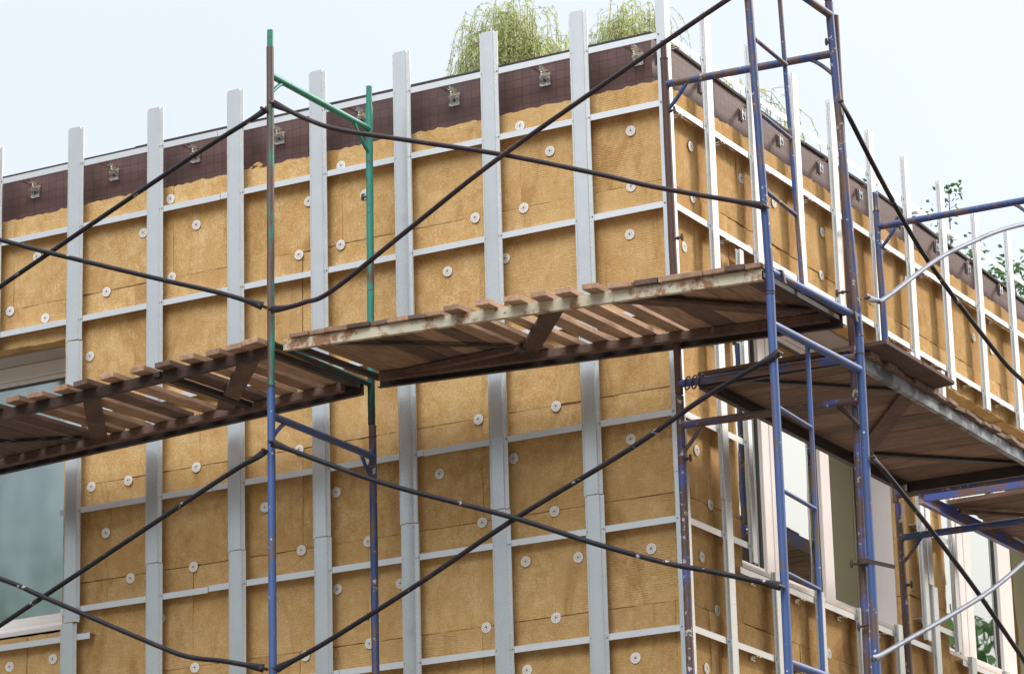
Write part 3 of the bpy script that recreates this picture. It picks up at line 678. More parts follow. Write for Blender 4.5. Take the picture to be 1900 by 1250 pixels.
for i, a in enumerate((.25, .80, 1.36, 1.90, 2.50, 3.12, 3.80, 4.42, 4.99, 5.6)):
    n = ORD[i+1] if i < 10 else 'eleventh'
    u_bracket('R', a, RZ[0], f'steel wall bracket on brown tiles, {n} from the corner on the right facade', 'parapet brackets, right facade')
# short brackets holding the lower rails on the right facade
k = 0
def prong(a, z):
    mb = MB(); zt = z-RH/2-.001
    for s0, s1 in ((-.030, -.008), (.008, .030)): fbox(mb, 'R', a+s0, a+s1, .003, .075, zt-.004, zt)
    fbox(mb, 'R', a-.008, a+.008, .04, .075, zt-.004, zt); fbox(mb, 'R', a-.030, a+.030, .040, .043, zt-.02, zt-.0045)
    o = build('rail_bracket', mb, M['bracket'])
    tag(o, 'small dark bracket tip poking out under a right facade rail', 'wall bracket', 'bracket tips under right facade rails')
for z, aa in ((RZ[1], (.18, .73, 1.35, 1.967, 2.6, 3.18, 3.81, 4.47, 5.05)), (RZ[2], (.74, 1.4, 2.0, 2.6, 3.15, 3.887, 4.469, 5.059)), (-.16, (.95, 1.55, 2.15, 2.75, 4.4, 5.0)), (RZ[6], (.9, 1.5, 2.1))):
    for a in aa: prong(a, z)
# ------------------------------------------------------------------ scaffold frames
PR = .0212
def zt_(z0, z1, a, b):   # helper: interpolate
    return a+(b-a)*((z0)/(z1) if z1 else 0)
def pole(root, a, b, m, r=PR, name='pole'):
    mb = MB(); n = 16; P = [Vector(a).lerp(Vector(b), k/n)+Vector((R_(-.0008, .0008), R_(-.0008, .0008), 0)) for k in range(n+1)]
    mb.tube(P, r, 16); return build(name, mb, m, root, smooth=True)
def bar(root, a, b, m, r=.0195, name='crossbar', n=10, sag=0.0):
    mb = MB(); A, B_ = Vector(a), Vector(b); P = [A.lerp(B_, k/n)+Vector((0, 0, -sag*math.sin(math.pi*k/n))) for k in range(n+1)]
    mb.tube(P, r, 14, (0, 0, 1) if abs((B_-A).normalized().z) < .9 else (0, 1, 0)); return build(name, mb, m, root, smooth=True)
def gusset(root, pp, bp, m, bulge=.02):
    """short curved tube between pole point pp and bar point bp"""
    A, B_ = Vector(pp), Vector(bp); md = (A+B_)/2+Vector((0, 0, bulge)); P = []
    for k in range(7):
        t = k/6; P.append(A*(1-t)**2+md*2*t*(1-t)+B_*t*t)
    mb = MB(); mb.tube(P, [(.011, .011)]*6+[(.013, .008)], 10, (A-B_).cross(Vector((0, 0, 1)))); build('corner_brace', mb, m, root, smooth=True)
def collar(root, p, m, r=PR+.0022, h=.008):
    mb = MB(); p = Vector(p); mb.tube([p, p+Vector((0, 0, h))], r, 16); build('collar', mb, m, root, smooth=True)
def bolt(root, p, d, L=.05):
    p = Vector(p); d = Vector(d).normalized(); mb = MB(); mb.tube([p, p+d*L], .0065, 8, (0, 0, 1))
    e = p+d*L; mb.tube([e+Vector((0, 0, -.020)), e+Vector((0, 0, -.008)), e+Vector((0, 0, .008)), e+Vector((0, 0, .020))], [.006, .009, .009, .006], 8, (0, 1, 0))
    mb.tube([p+d*L*.45, p+d*L*.6], .011, 6, (0, 0, 1)); build('wing_bolt', mb, M['iron'], root, smooth=True)
OY, IY = -1.25, -.25
# F1 upper: brown/green frame
f1 = empty('steel_scaffold', (-1.84, OY, .74))
pole(f1, (-1.842, OY, .742), (-1.835, OY, 2.70), M['brown_green'])
mb = MB(); mb.tube([(-1.835, OY, 2.69), (-1.834, OY, 2.80)], .0175, 14); build('spigot', mb, M['green'], f1, smooth=True)
pole(f1, (-1.811, IY, 1.02), (-1.798, IY, 2.655), M['green']); pole(f1, (-1.812, IY, .742), (-1.811, IY, 1.02), M['green_dark'])  # inner pole foot: shade under the deck put into its colour
mb = MB(); mb.tube([(-1.798, IY, 2.64), (-1.797, IY, 2.775)], .0175, 14); build('spigot', mb, M['green'], f1, smooth=True)
bar(f1, (-1.835, OY, 2.535), (-1.80, IY, 2.512), M['green'])
bar(f1, (-1.842, OY, .985), (-1.812, IY, .975), M['green_dark'], .016)
gusset(f1, (-1.835, OY, 2.42), (-1.833, OY+.13, 2.525), M['green']); gusset(f1, (-1.80, IY, 2.36), (-1.802, IY-.16, 2.50), M['green'], -.03)
bolt(f1, (-1.80, IY, 2.10), (-1, -.3, 0), .045); bolt(f1, (-1.80, IY, 1.33), (-1, -.2, 0), .045)
tag(f1, 'worn brown and green scaffold frame standing highest over the left facade', 'scaffold frame')
# F1 lower: blue frame
f1l = empty('steel_scaffold', (-1.84, OY, GROUND))
pole(f1l, (-1.842, OY, GROUND), (-1.842, OY, .735), M['blue'], PR+.0008); pole(f1l, (-1.813, IY, GROUND), (-1.808, IY, .735), M['blue_worn'], PR+.0008)
collar(f1l, (-1.842, OY, .730), M['iron']); collar(f1l, (-1.808, IY, .66), M['iron'])
bar(f1l, (-1.842, OY, .575), (-1.808, IY, .555), M['blue'], .021)
bar(f1l, (-1.842, OY, -1.0), (-1.813, IY, -1.02), M['blue'])
gusset(f1l, (-1.842, OY, .44), (-1.838, OY+.13, .56), M['blue']); gusset(f1l, (-1.808, IY, .41), (-1.812, IY-.12, .545), M['blue_worn'], -.02)
bolt(f1l, (-1.81, IY, -.36), (-1, -.2, 0), .04); bolt(f1l, (-1.81, IY, .50), (-1, 0, 0), .02)
tag(f1l, 'blue scaffold frame below the green one, left of centre', 'scaffold frame')
# F2 upper with ladder
f2 = empty('steel_scaffold', (1.14, OY, .76))
pole(f2, (1.138, OY, .762), (1.083, OY, 2.62), M['blue_worn']); pole(f2, (1.190, IY-.012, .762), (1.122, IY-.012, 2.66), M['blue_worn'], PR+.001)
bar(f2, (1.140, OY, .868), (1.186, IY, .868), M['blue']); bar(f2, (1.09, OY, 2.585), (1.125, IY, 2.585), M['blue_worn'], .021)
bar(f2, (1.115, -.80, .868), (1.068, -.80, 2.585), M['blue_worn'], .0125, 'ladder_rail')
for i, z in enumerate((1.308, 1.729, 2.143)):
    t = (z-.76)/1.86; bar(f2, (1.138-.055*t, OY, z), (1.110-.03*t, -.80, z-.012), M['blue_worn'], .011, 'rung')
for (y, x) in ((OY+.08, 1.145), (IY-.09, 1.178)):
    mb = MB(); mb.extrude([(-.03, .005), (-.024, .03), (0, .036), (.024, .03), (.03, .005), (.036, -.04), (.028, -.045), (.022, .004), (0, .026), (-.022, .004)], (x, y, .862), (1, 0, 0), (0, 0, 1), (0, .022, 0)); build('deck_hook', mb, M['rust_beam'], f2)
tag(f2, 'blue scaffold frame with narrow ladder, upper one at the building corner', 'scaffold frame')
f2t = empty('steel_scaffold', (1.08, OY, 2.63)); pole(f2t, (1.083, OY, 2.63), (1.06, OY, 4.5), M['blue_worn']); pole(f2t, (1.120, IY-.012, 2.67), (1.05, IY-.012, 4.5), M['blue_worn'])
bar(f2t, (1.066, -.80, 2.70), (1.03, -.80, 4.5), M['blue_worn'], .0125, 'ladder_rail'); bar(f2t, (1.08, OY, 2.74), (1.118, IY, 2.74), M['blue_worn']); bar(f2t, (1.06, OY, 4.4), (1.05, IY, 4.4), M['blue_worn'])
tag(f2t, 'topmost blue scaffold frame rising out of the photo top at the corner', 'scaffold frame')
f2l = empty('steel_scaffold', (1.133, OY, GROUND))
pole(f2l, (1.133, OY, GROUND), (1.133, OY, .758), M['blue'], PR+.001); pole(f2l, (1.160, IY-.012, GROUND), (1.190, IY-.012, .758), M['blue'], PR+.001)
collar(f2l, (1.134, OY, .745), M['iron']); collar(f2l, (1.190, IY-.012, .66), M['iron'])
bar(f2l, (1.135, OY, .592), (1.186, IY, .578), M['blue'], .021); bar(f2l, (1.135, OY, -1.125), (1.165, IY, -1.135), M['blue'], .021)
bar(f2l, (1.125, -.80, .592), (1.118, -.80, -1.125), M['blue'], .0125, 'ladder_rail')
for z in (.169, -.255, -.671): bar(f2l, (1.133, OY, z), (1.122, -.80, z-.012), M['blue'], .011, 'rung')
mb = MB(); mb.tube([(1.15, IY-.01, -.46), (1.15, IY-.01, -.435)], .040, 18); mb.beam((1.17, IY-.04, -.445), (1.31, IY+.0, -.49), .002, .022, (0, 0, 1)); build('clamp_strap', mb, M['iron'], f2l)
tag(f2l, 'blue scaffold frame with narrow ladder, lower one at the building corner', 'scaffold frame')
# R1: frame of the right facade run (brown pole at the corner)
RY = -.30
r1 = empty('steel_scaffold', (.142, RY, .60))
pole(r1, (.147, RY, .60), (.138, RY, 2.53), M['brown'], PR+.0005); mb = MB(); mb.tube([(.138, RY, 2.52), (.1375, RY, 2.63)], .0175, 14); build('spigot', mb, M['brown'], r1, smooth=True); collar(r1, (.138, RY, 2.522), M['iron'])
pole(r1, (1.124, -.20, .60), (1.127, -.20, 2.60), M['brown'], PR)
bar(r1, (.142, RY, 2.375), (1.13, RY+.04, 2.362), M['blue_worn'], .0215); bar(r1, (.145, RY-.0, .658), (1.17, RY+.02, .648), M['blue_beam'], .021)
gusset(r1, (.142, RY, 2.22), (.27, RY, 2.36), M['blue_worn'], -.02); gusset(r1, (1.128, RY+.045, 2.235), (1.0, RY+.035, 2.352), M['blue_worn'], .02)
bolt(r1, (.15, RY, 1.476), (1, -.1, 0), .055); bolt(r1, (.145, RY, 2.214), (1, -.1, 0), .045); bolt(r1, (1.15, RY+.03, 1.015), (-1, 0, 0), .07); bolt(r1, (1.13, RY+.03, 2.42), (-1, -.3, .3), .03)
co = MB()
for k in range(3):
    cx = .20+k*.038; P = []
    for j in range(13): t = 2*math.pi*j/12; P.append((cx+.010*math.sin(t)+k*.003, RY+.030*math.cos(t), .655+.036*math.sin(t)))
    co.tube(P, .0045, 6, (1, 0, 0), cap=False)
build('tie_wire', co, M['iron'], r1, smooth=True)
tag(r1, 'scaffold frame with dark brown pole in front of the building corner angle', 'scaffold frame')
r1l = empty('steel_scaffold', (.15, RY, GROUND))
pole(r1l, (.148, RY, GROUND), (.147, RY, .59), M['blue_flaked'], PR+.001); pole(r1l, (1.06, -.20, GROUND), (1.124, -.20, .59), M['blue_flaked'], PR+.001)
bar(r1l, (.147, RY, .428), (1.165, RY+.05, .420), M['blue_flaked'], .0215)
gusset(r1l, (.147, RY, .27), (.27, RY, .41), M['blue_worn'], -.02); gusset(r1l, (1.165, RY+.05, .27), (1.04, RY+.05, .405), M['dark_beam'], .02)
bolt(r1l, (.15, RY, .235), (1, -.1, .1), .05); bolt(r1l, (1.15, RY+.05, -.45), (-1, 0, .1), .08); bolt(r1l, (1.15, RY+.05, -.77), (-1, 0, -.1), .06)
tag(r1l, 'flaking blue and rust scaffold frame low at the building corner', 'scaffold frame')
# R2
QY = 2.68
r2f = empty('steel_scaffold', (.14, QY, .62))
pole(r2f, (.150, QY, .60), (.132, QY, 2.48), M['blue_worn']); mb = MB(); mb.tube([(.132, QY, 2.47), (.131, QY, 2.60)], .0185, 14); build('spigot', mb, M['blue_worn'], r2f, smooth=True); collar(r2f, (.132, QY, 2.47), M['iron'])
pole(r2f, (1.19, QY, .60), (1.17, QY, 2.55), M['blue_worn'])
bar(r2f, (.135, QY, 2.372), (1.175, QY, 2.365), M['blue_worn'], .0215); bar(r2f, (.155, QY, .645), (1.19, QY, .640), M['blue_worn'], .0215)
gusset(r2f, (.135, QY, 2.22), (.26, QY, 2.36), M['blue_worn'], -.02); gusset(r2f, (1.172, QY, 2.22), (1.04, QY, 2.355), M['blue_worn'], .02)
tag(r2f, 'upper blue scaffold frame far along the right facade, cut by the photo edge', 'scaffold frame')
r2l = empty('steel_scaffold', (.17, QY, GROUND))
pole(r2l, (.215, QY, GROUND), (.162, QY, .59), M['blue_flaked'], PR+.001); pole(r2l, (1.19, QY, GROUND), (1.19, QY, .59), M['blue_flaked'], PR+.001)
bar(r2l, (.165, QY, .378), (1.19, QY, .374), M['blue_worn'], .0215); gusset(r2l, (.168, QY, .22), (.30, QY, .365), M['blue_worn'], -.02)
bolt(r2l, (.17, QY, .08), (1, -.1, 0), .05)
tag(r2l, 'lower rusty blue scaffold frame far along the right facade beside the window', 'scaffold frame')
# ------------------------------------------------------------------ diagonal braces
def smooth_path(pts, plane, v, n=6):
    """pts [(a,z)] -> dense Catmull-Rom path in a vertical plane"""
    Q = [Vector((a, v, z)) if plane == 'y' else Vector((v, a, z)) for a, z in pts]; out = []
    for i in range(len(Q)-1):
        p0 = Q[max(i-1, 0)]; p1 = Q[i]; p2 = Q[i+1]; p3 = Q[min(i+2, len(Q)-1)]
        for k in range(n):
            t = k/n; out.append(.5*((2*p1)+(p2-p0)*t+(2*p0-5*p1+4*p2-p3)*t*t+(3*p1-p0-3*p2+p3)*t**3))
    out.append(Q[-1]); return out
def brace(pts, plane, v, m, label, r=.0135, flat=(True, True), dy=0.0):
    P = smooth_path(pts, plane, v); ref = (0, 1, 0) if plane == 'y' else (1, 0, 0)
    L = [0]
    for a, b_ in zip(P, P[1:]): L.append(L[-1]+(b_-a).length)
    T = L[-1]; rr = []
    for l in L:
        d = min(l if flat[0] else 9, T-l if flat[1] else 9); k = max(0, min(1, 1-d/.12)); rr.append((r*(1+.75*k), r*(1-.72*k)))
    mb = MB(); mb.tube(P, rr, 12, ref)
    root = empty('diagonal_brace', P[0]); build('tube', mb, m, root, smooth=True)
    for e, fl in ((P[0], flat[0]), (P[-1], flat[1])):
        if fl:
            bm_ = MB(); dirv = Vector(ref); lb = 1.0 if plane == 'y' else .45; bm_.tube([e-dirv*.035*lb, e+dirv*.035*lb], .009, 8, (0, 0, 1)); build('bolt', bm_, M['iron'], root, smooth=True)
    tag(root, label, 'scaffold brace'); return root
BY = -1.28
brace([(-1.80, 2.350), (-1.695, 2.286), (-1.57, 2.208), (-1.363, 2.107), (-.931, 1.962), (-.345, 1.765), (.188, 1.561), (.552, 1.413), (1.14, 1.205)], 'y', BY, M['brace_brown'], 'dark brown brace sagging from the green frame down to the blue ladder pole')
brace([(-1.80, 1.150), (-1.70, 1.145), (-1.581, 1.156), (-1.408, 1.192), (-.888, 1.47), (-.336, 1.758), (.638, 2.189), (1.10, 2.385)], 'y', BY-.03, M['brace_brown'], 'dark brown brace rising from the brown pole to the photo top right')
brace([(-1.855, 2.325), (-1.90, 2.300), (-2.348, 2.138), (-3.316, 1.751), (-4.80, 1.14)], 'y', BY, M['brace'], 'black brace falling left from the top of the brown green pole')
brace([(-4.80, 2.33), (-3.665, 1.89), (-3.316, 1.75), (-2.541, 1.454), (-2.119, 1.297), (-1.855, 1.180)], 'y', BY-.03, M['brace'], 'black brace rising left from the brown pole above the slatted deck')
brace([(-1.80, .405), (-1.74, .375), (-1.361, .195), (-1.022, .047), (-.349, -.205), (.116, -.403), (.52, -.559), (.771, -.636), (1.14, -.757)], 'y', BY-.03, M['brace'], 'dark brace falling right below the deck from blue pole to ladder pole')
brace([(-1.80, -.822), (-1.507, -.721), (-.905, -.467), (-.349, -.211), (.342, .066), (.759, .264), (1.12, .406), (1.18, .429)], 'y', BY, M['brace'], 'dark brace rising right from the blue pole base to the ladder pole')
brace([(-1.86, .375), (-1.93, .342), (-2.169, .252), (-3.322, -.239), (-4.8, -.87)], 'y', BY, M['brace'], 'black brace falling left below the slatted deck across the left window')
brace([(-4.8, .39), (-3.624, -.098), (-3.322, -.239), (-2.581, -.593), (-2.344, -.695), (-2.112, -.747), (-1.86, -.815)], 'y', BY-.03, M['brace'], 'black paint spotted brace crossing the left window down to the blue pole')
BX = 1.23
brace([(-.335, 2.052), (-.212, 1.983), (.223, 1.728), (.807, 1.453), (1.775, 1.168), (2.192, 1.093), (2.79, 1.03)], 'x', BX-.04, M['brace'], 'straight black brace falling right from the corner pole against the sky')
brace([(-.29, .955), (-.159, .974), (-.034, 1.02), (.739, 1.437), (1.366, 1.72), (1.804, 1.904), (2.296, 2.083), (2.7, 2.2)], 'x', BX+.03, M['grey_tube'], 'bent pale grey tube brace rising to the right photo edge')
brace([(-.50, .150), (.076, .02-.04), (.692, -.214), (1.166, -.389), (1.77, -.649), (2.7, -1.02)] and [(-.27, .10), (.076, -.005), (.692, -.214), (1.166, -.389), (1.77, -.640), (2.7, -1.02)], 'x', BX, M['brace'], 'black paint chipped brace falling right across the right facade windows')
brace([(-.47, -1.00), (-.32, -.94), (1.1, -.401), (1.893, -.042), (2.7, .32)], 'x', BX+.03, M['grey_tube'], 'pale grey tube brace rising low at the right across the windows')
# ------------------------------------------------------------------ decks
def chan(mb, a, b, h, d, side, t=.004):
    """channel from a to b (points on its outer web face, top edge); flanges go toward side (unit vector)"""
    a, b, s = Vector(a), Vector(b), Vector(side)
    prof = [(0, 0), (d, 0), (d, -t), (t, -t), (t, -h+t), (d, -h+t), (d, -h), (0, -h)]
    n = 1; i = len(mb.v)
    for q in (a, b):
        for u, v in prof: mb.v.append(tuple(q+s*u+Vector((0, 0, v))))
    m_ = len(prof)
    for k in range(m_): mb.f.append((i+k, i+(k+1) % m_, i+m_+(k+1) % m_, i+m_+k))
    mb.f.append(tuple(i+k for k in range(m_))); mb.f.append(tuple(i+m_+k for k in reversed(range(m_))))
def plank(root, x0, x1, y0, y1, zf, th, m, axis='y', twist=.0, name='plank', warp=.004):
    """plank lying on zf(x,y); axis = long direction"""
    mb = MB(); n = 6; rows = []
    e0 = [R_(-.008, .008) for _ in range(4)]; wv = R_(-warp, warp); tw = R_(-.004, .004)
    i = len(mb.v)
    for k in range(n+1):
        t = k/n
        if axis == 'y':
            y = y0+(y1-y0)*t; ya = y+(e0[0] if k in (0, n) else 0); yb = y+(e0[1] if k in (0, n) else 0)
            q = [(x0+e0[2]*.3, ya), (x1+e0[3]*.3, yb)]
        else:
            x = x0+(x1-x0)*t; xa = x+(e0[0] if k in (0, n) else 0); xb = x+(e0[1] if k in (0, n) else 0)
            q = [(xa, y1+e0[2]*.3), (xb, y0+e0[3]*.3)]
        w_ = wv*math.sin(math.pi*t)
        zb = [zf(*q[0])+abs(w_)-tw*(t-.5), zf(*q[1])+abs(w_)+tw*(t-.5)]
        mb.v += [(q[0][0], q[0][1], zb[0]), (q[1][0], q[1][1], zb[1]), (q[1][0], q[1][1], zb[1]+th), (q[0][0], q[0][1], zb[0]+th)]
    for k in range(n):
        for j in range(4): mb.f.append((i+k*4+j, i+k*4+(j+1) % 4, i+k*4+4+(j+1) % 4, i+k*4+4+j))
    mb.f.append((i, i+1, i+2, i+3)); mb.f.append((i+n*4+3, i+n*4+2, i+n*4+1, i+n*4))
    return build(name, mb, m, root, bevel=.003)
def lin(x0, z0, x1, z1): return lambda x: z0+(z1-z0)*(x-x0)/(x1-x0)
def deck(root, xo0, xo1, zo, zi, yo, yi, m_o, m_i, hh=.064):
    mb = MB(); chan(mb, (xo0, yo, zo(xo0)), (xo1, yo, zo(xo1)), hh-.006, .032, (0, 1, 0)); build('outer_beam', mb, m_o, root)
    mb = MB(); chan(mb, (xo0, yi, zi(xo0)), (xo1, yi, zi(xo1)), hh+.008, .032, (0, -1, 0)); build('inner_beam', mb, m_i, root)
    zf = lambda x, y: zo(x)+(zi(x)-zo(x))*(y-yo)/(yi-yo)
    for xx in (xo0+.02, xo1-.02):
        mb = MB(); mb.beam((xx, yo+.033, zf(xx, yo)-.02), (xx, yi-.033, zf(xx, yi)-.02), .03, .03); build('end_bar', mb, M['dark_beam'], root)
    return zf
# deck 2 (cream channel) -----------------------
d2 = empty('scaffold_deck', (-.3, -.75, .85))
zo2 = lin(-1.72, .982, 1.10, .886); zi2 = lin(-1.78, 1.018, 1.14, .897)
zf2 = deck(d2, -1.755, 1.095, zo2, zi2, -1.262, -.245, M['cream'], M['dark_beam'])
x = -1.70
while x < -.80:
    w = R_(.10, .15); plank(d2, x, min(x+w, -.74), -1.275-R_(0, .02), -.24+R_(-.02, .02), lambda a, b: zf2(a, b)+.002, R_(.022, .028), M['wood_old' if random.random() < .5 else 'wood'], name='plank'); x += w+.003
for xc in (-.658, -.467, -.293, -.137, .006, .165):
    w = R_(.088, .104); plank(d2, xc-w/2, xc+w/2, -1.345+R_(-.012, .012), -.27+R_(-.05, .05), lambda a, b: zf2(a, b)+.002, .030, M['wood'])
x = .245
while x < 1.05:
    w = R_(.10, .15); plank(d2, x, min(x+w, 1.10), -1.278-R_(0, .025), -.24+R_(-.02, .02), lambda a, b: zf2(a, b)+.002, R_(.024, .034), M['wood_old' if random.random() < .6 else 'wood']); x += w+.003
def flat(root, p, q, zf, w, th, m, dz, name='cross_brace'):
    mb = MB(); mb.beam((p[0], p[1], zf(*p)+dz), (q[0], q[1], zf(*q)+dz), w, th); build(name, mb, m, root)
flat(d2, (-1.70, -1.22), (-.62, -.45), zf2, .04, .006, M['dark_beam'], -.012); flat(d2, (-1.66, -.30), (-.68, -.52), zf2, .05, .03, M['wood_old'], -.020)
flat(d2, (-.10, -1.21), (-.74, -.36), zf2, .105, .018, M['wood_old'], -.012); flat(d2, (.06, -1.21), (1.06, -.42), zf2, .04, .008, M['rust_beam'], -.012)
flat(d2, (-1.70, -.33), (1.05, -.33), zf2, .05, .045, M['wood_old'], -.026, 'batten')
flat(d2, (.28, -1.18), (.95, -.50), zf2, .09, .016, M['wood_old'], -.030)
tag(d2, 'plank deck with rust stained cream edge beam, in the photo centre', 'scaffold deck')
# deck 1 (brown channel, slats) -----------------
d1 = empty('scaffold_deck', (-3.3, -.75, .78))
zo1 = lin(-3.667, .883, -1.87, .962); zi1 = lin(-4.42, .897, -1.93, .992)
zf1 = deck(d1, -4.84, -1.862, zo1, zi1, -1.262, -.245, M['rust_beam'], M['dark_beam'])
X1 = [-3.504, -3.36, -3.18, -3.037, -2.85, -2.656, -2.493, -2.318, -2.169, -2.022, -1.905]
for i, xc in enumerate(X1):
    w = R_(.088, .106); mt = M['wood']
    plank(d1, xc-w/2, xc+w/2, -1.35+R_(-.015, .015), -.27+R_(-.05, .05), lambda a, b: zf1(a, b)+.002, .031, M['wood_old'] if i in (3, 6) else mt)
plank(d1, -2.60, -2.55, -1.28, -.30, lambda a, b: zf1(a, b)-.03, .030, M['wood_black'], name='charred_plank')
x = -3.63
while x > -4.8:
    w = R_(.09, .14); plank(d1, max(x-w, -4.83), x, -1.29-R_(0, .03), -.24, lambda a, b: zf1(a, b)+.002, .027, M['wood_old']); x -= w+R_(.004, .03)
flat(d1, (-3.06, -1.22), (-3.62, -.36), zf1, .10, .018, M['wood_old'], -.012); flat(d1, (-1.98, -1.22), (-2.72, -.38), zf1, .105, .018, M['wood_old'], -.012)
flat(d1, (-4.82, -.33), (-1.95, -.33), zf1, .05, .045, M['wood_old'], -.026, 'batten')
flat(d1, (-4.80, -1.2), (-3.7, -.42), zf1, .05, .012, M['dark_beam'], -.012)
tag(d1, 'slatted plank deck with brown edge beam, left of the brown pole', 'scaffold deck')
# deck 3 (right facade, bay 1) ------------------
d3 = empty('scaffold_deck', (.7, 1.2, .6))
def zf3(x, y): return .697-.010*(y+.2)/2.8
mb = MB(); chan(mb, (1.145, -.235, zf3(0, -.2)), (1.135, 2.60, zf3(0, 2.6)), .066, .034, (-1, 0, 0)); build('outer_beam', mb, M['grey_blue'], d3)
mb = MB(); chan(mb, (.235, -.235, zf3(0, -.2)), (.245, 2.60, zf3(0, 2.6)), .066, .034, (1, 0, 0)); build('inner_beam', mb, M['dark_beam'], d3)
mb = MB(); mb.beam((.27, -.225, .664), (1.11, -.225, .664), .03, .06); build('end_bar', mb, M['dark_beam'], d3)
mb = MB(); mb.beam((.27, 2.585, .655), (1.10, 2.585, .655), .03, .06); build('end_bar', mb, M['dark_beam'], d3)
y = -.24
while y < 2.55:
    w = R_(.11, .16); plank(d3, .21+R_(-.02, .03), 1.165+R_(-.012, .02), y, min(y+w, 2.64), lambda a, b: zf3(a, b)+.002, R_(.022, .028), M['wood_x'], 'x'); y += w+R_(.001, .005)
def flat3(p, q, w, th, m, dz): flat(d3, p, q, zf3, w, th, m, dz)
flat3((.30, -.20), (1.08, .62), .045, .008, M['dark_beam'], -.012); flat3((.30, 1.80), (1.07, .68), .10, .016, M['wood_old'], -.012); flat3((.31, 1.72), (1.07, 2.54), .05, .01, M['dark_beam'], -.012)
tag(d3, 'dark plank deck with grey steel edge, along the right facade below the corner deck', 'scaffold deck')
bx = MB(); bx.hexa(((.55, -.16, .728), (1.30, -.165, .728), (1.30, .335, .728), (.55, .335, .728), (.55, -.16, .752), (1.30, -.165, .752), (1.30, .335, .752), (.55, .335, .752)))
bx.hexa(((.55, .34, .728), (1.303, .34, .728), (1.298, .80, .728), (.55, .95, .728), (.55, .34, .750), (1.303, .34, .750), (1.298, .80, .750), (.55, .95, .750)))
tag(build('loose_board', bx, M['wood_old'], bevel=.003), 'loose dark board lying on the right facade deck, overhanging its grey edge', 'board')
# deck 4 (right facade, bay 2) ------------------
d4 = empty('scaffold_deck', (.7, 4.2, .6))
def zf4(x, y): return .700
mb = MB(); chan(mb, (.185, 2.96, .715), (.195, 5.7, .715), .075, .034, (1, 0, 0)); build('inner_beam', mb, M['blue_beam'], d4)
mb = MB(); chan(mb, (1.14, 2.96, .715), (1.14, 5.7, .715), .075, .034, (-1, 0, 0)); build('outer_beam', mb, M['blue_beam'], d4)
mb = MB(); mb.beam((.22, 2.975, .68), (1.10, 2.975, .68), .03, .05); build('end_bar', mb, M['blue_beam'], d4)
y = 3.38
for k in range(12):
    w = R_(.13, .17); plank(d4, .20+R_(0, .06), 1.17+R_(-.02, .02), y, y+w, lambda a, b: .717, .030, M['wood_x'], 'x'); y += w+R_(.002, .02)
flat(d4, (.26, 3.45), (1.09, 4.4), lambda a, b: .70, .05, .02, M['wood_old'], -.02)
tag(d4, 'plank deck with chipped blue edge beam, at the right photo edge', 'scaffold deck')
# ------------------------------------------------------------------ trees
def leaf_quad(mb, p, d, L, w, rd):
    d = d.normalized(); s = d.cross(Vector((rd.uniform(-1, 1), rd.uniform(-1, 1), rd.uniform(-1, 1)))).normalized()*w/2
    mb.quad(p, p+d*L*.45+s, p+d*L, p+d*L*.45-s)
M['willow'] = m_leaf('willow_leaves', (.38, .44, .17), (.74, .76, .36), .55)
M['leaf_green'] = m_leaf('green_leaves', (.035, .09, .03), (.11, .20, .06), .4)
M['bark'] = m_plain('bark', (.10, .075, .055), .95, 0, .3, 8, .01)
def limb(mb, pts, r0, r1, n=8):
    k = len(pts); mb.tube(pts, [r0+(r1-r0)*i/(k-1) for i in range(k)], n, (0, 1, 0))
def willow(base, top_z, rx, label, seed, n_branch=26, strands=24, leafL=.085, drop=1.0, group='willows behind the roof'):
    rd = random.Random(seed); root = empty('willow_tree', base); base = Vector(base)
    tr = MB(); H = top_z-base.z; fork = base+Vector((rd.uniform(-.3, .3), rd.uniform(-.3, .3), H*.55))
    limb(tr, [base, base+Vector((.1, 0, H*.3)), fork], .38, .22, 10)
    lv = MB(); tw = MB()
    for i in range(n_branch):
        a = 2*math.pi*i/n_branch+rd.uniform(-.2, .2); rr = rx*rd.uniform(.05, 1.0); hz = top_z-.45-(rr/rx)**2*drop-rd.uniform(0, .8)
        tip = Vector((base.x+rr*math.cos(a), base.y+rr*math.sin(a), hz)); mid = fork.lerp(tip, .55)+Vector((0, 0, H*.05))
        P = [fork*(1-t)**2+mid*2*t*(1-t)+tip*t*t for t in [k/8 for k in range(9)]]
        limb(tr, P, .05, .006, 6)
        for s in range(strands):
            t = rd.uniform(.90, 1.0); p = fork*(1-t)**2+mid*2*t*(1-t)+tip*t*t
            p = p+Vector((rd.uniform(-.3, .3), rd.uniform(-.3, .3), rd.uniform(-.1, .2)))
            q = p.copy(); vel = Vector((math.cos(a)*.5+rd.uniform(-.8, .8), math.sin(a)*.5+rd.uniform(-.8, .8), rd.uniform(.5, 1.5)))*rd.uniform(.3, 1.0)
            n = int(rd.uniform(22, 70)); path = [q.copy()]; sway = rd.uniform(0, 6)
            for k in range(n):
                vel = vel*.90+Vector((.03*math.sin(k*.2+sway), 0, -.13)); q = q+vel.normalized()*.05
                if k % 6 == 0: path.append(q.copy())
                for _ in range(2):
                    if rd.random() < .62: leaf_quad(lv, q, Vector((rd.uniform(-.7, .7), rd.uniform(-.7, .7), rd.uniform(-1.2, -.1))), leafL*rd.uniform(.7, 1.4), leafL*.28, rd)
            if len(path) > 1: tw.tube(path, .0035, 4, cap=False)
    build('trunk', tr, M['bark'], root, smooth=True); build('twigs', tw, M['bark'], root); build('crown', lv, M['willow'], root)
    tag(root, label, 'tree', group); return root
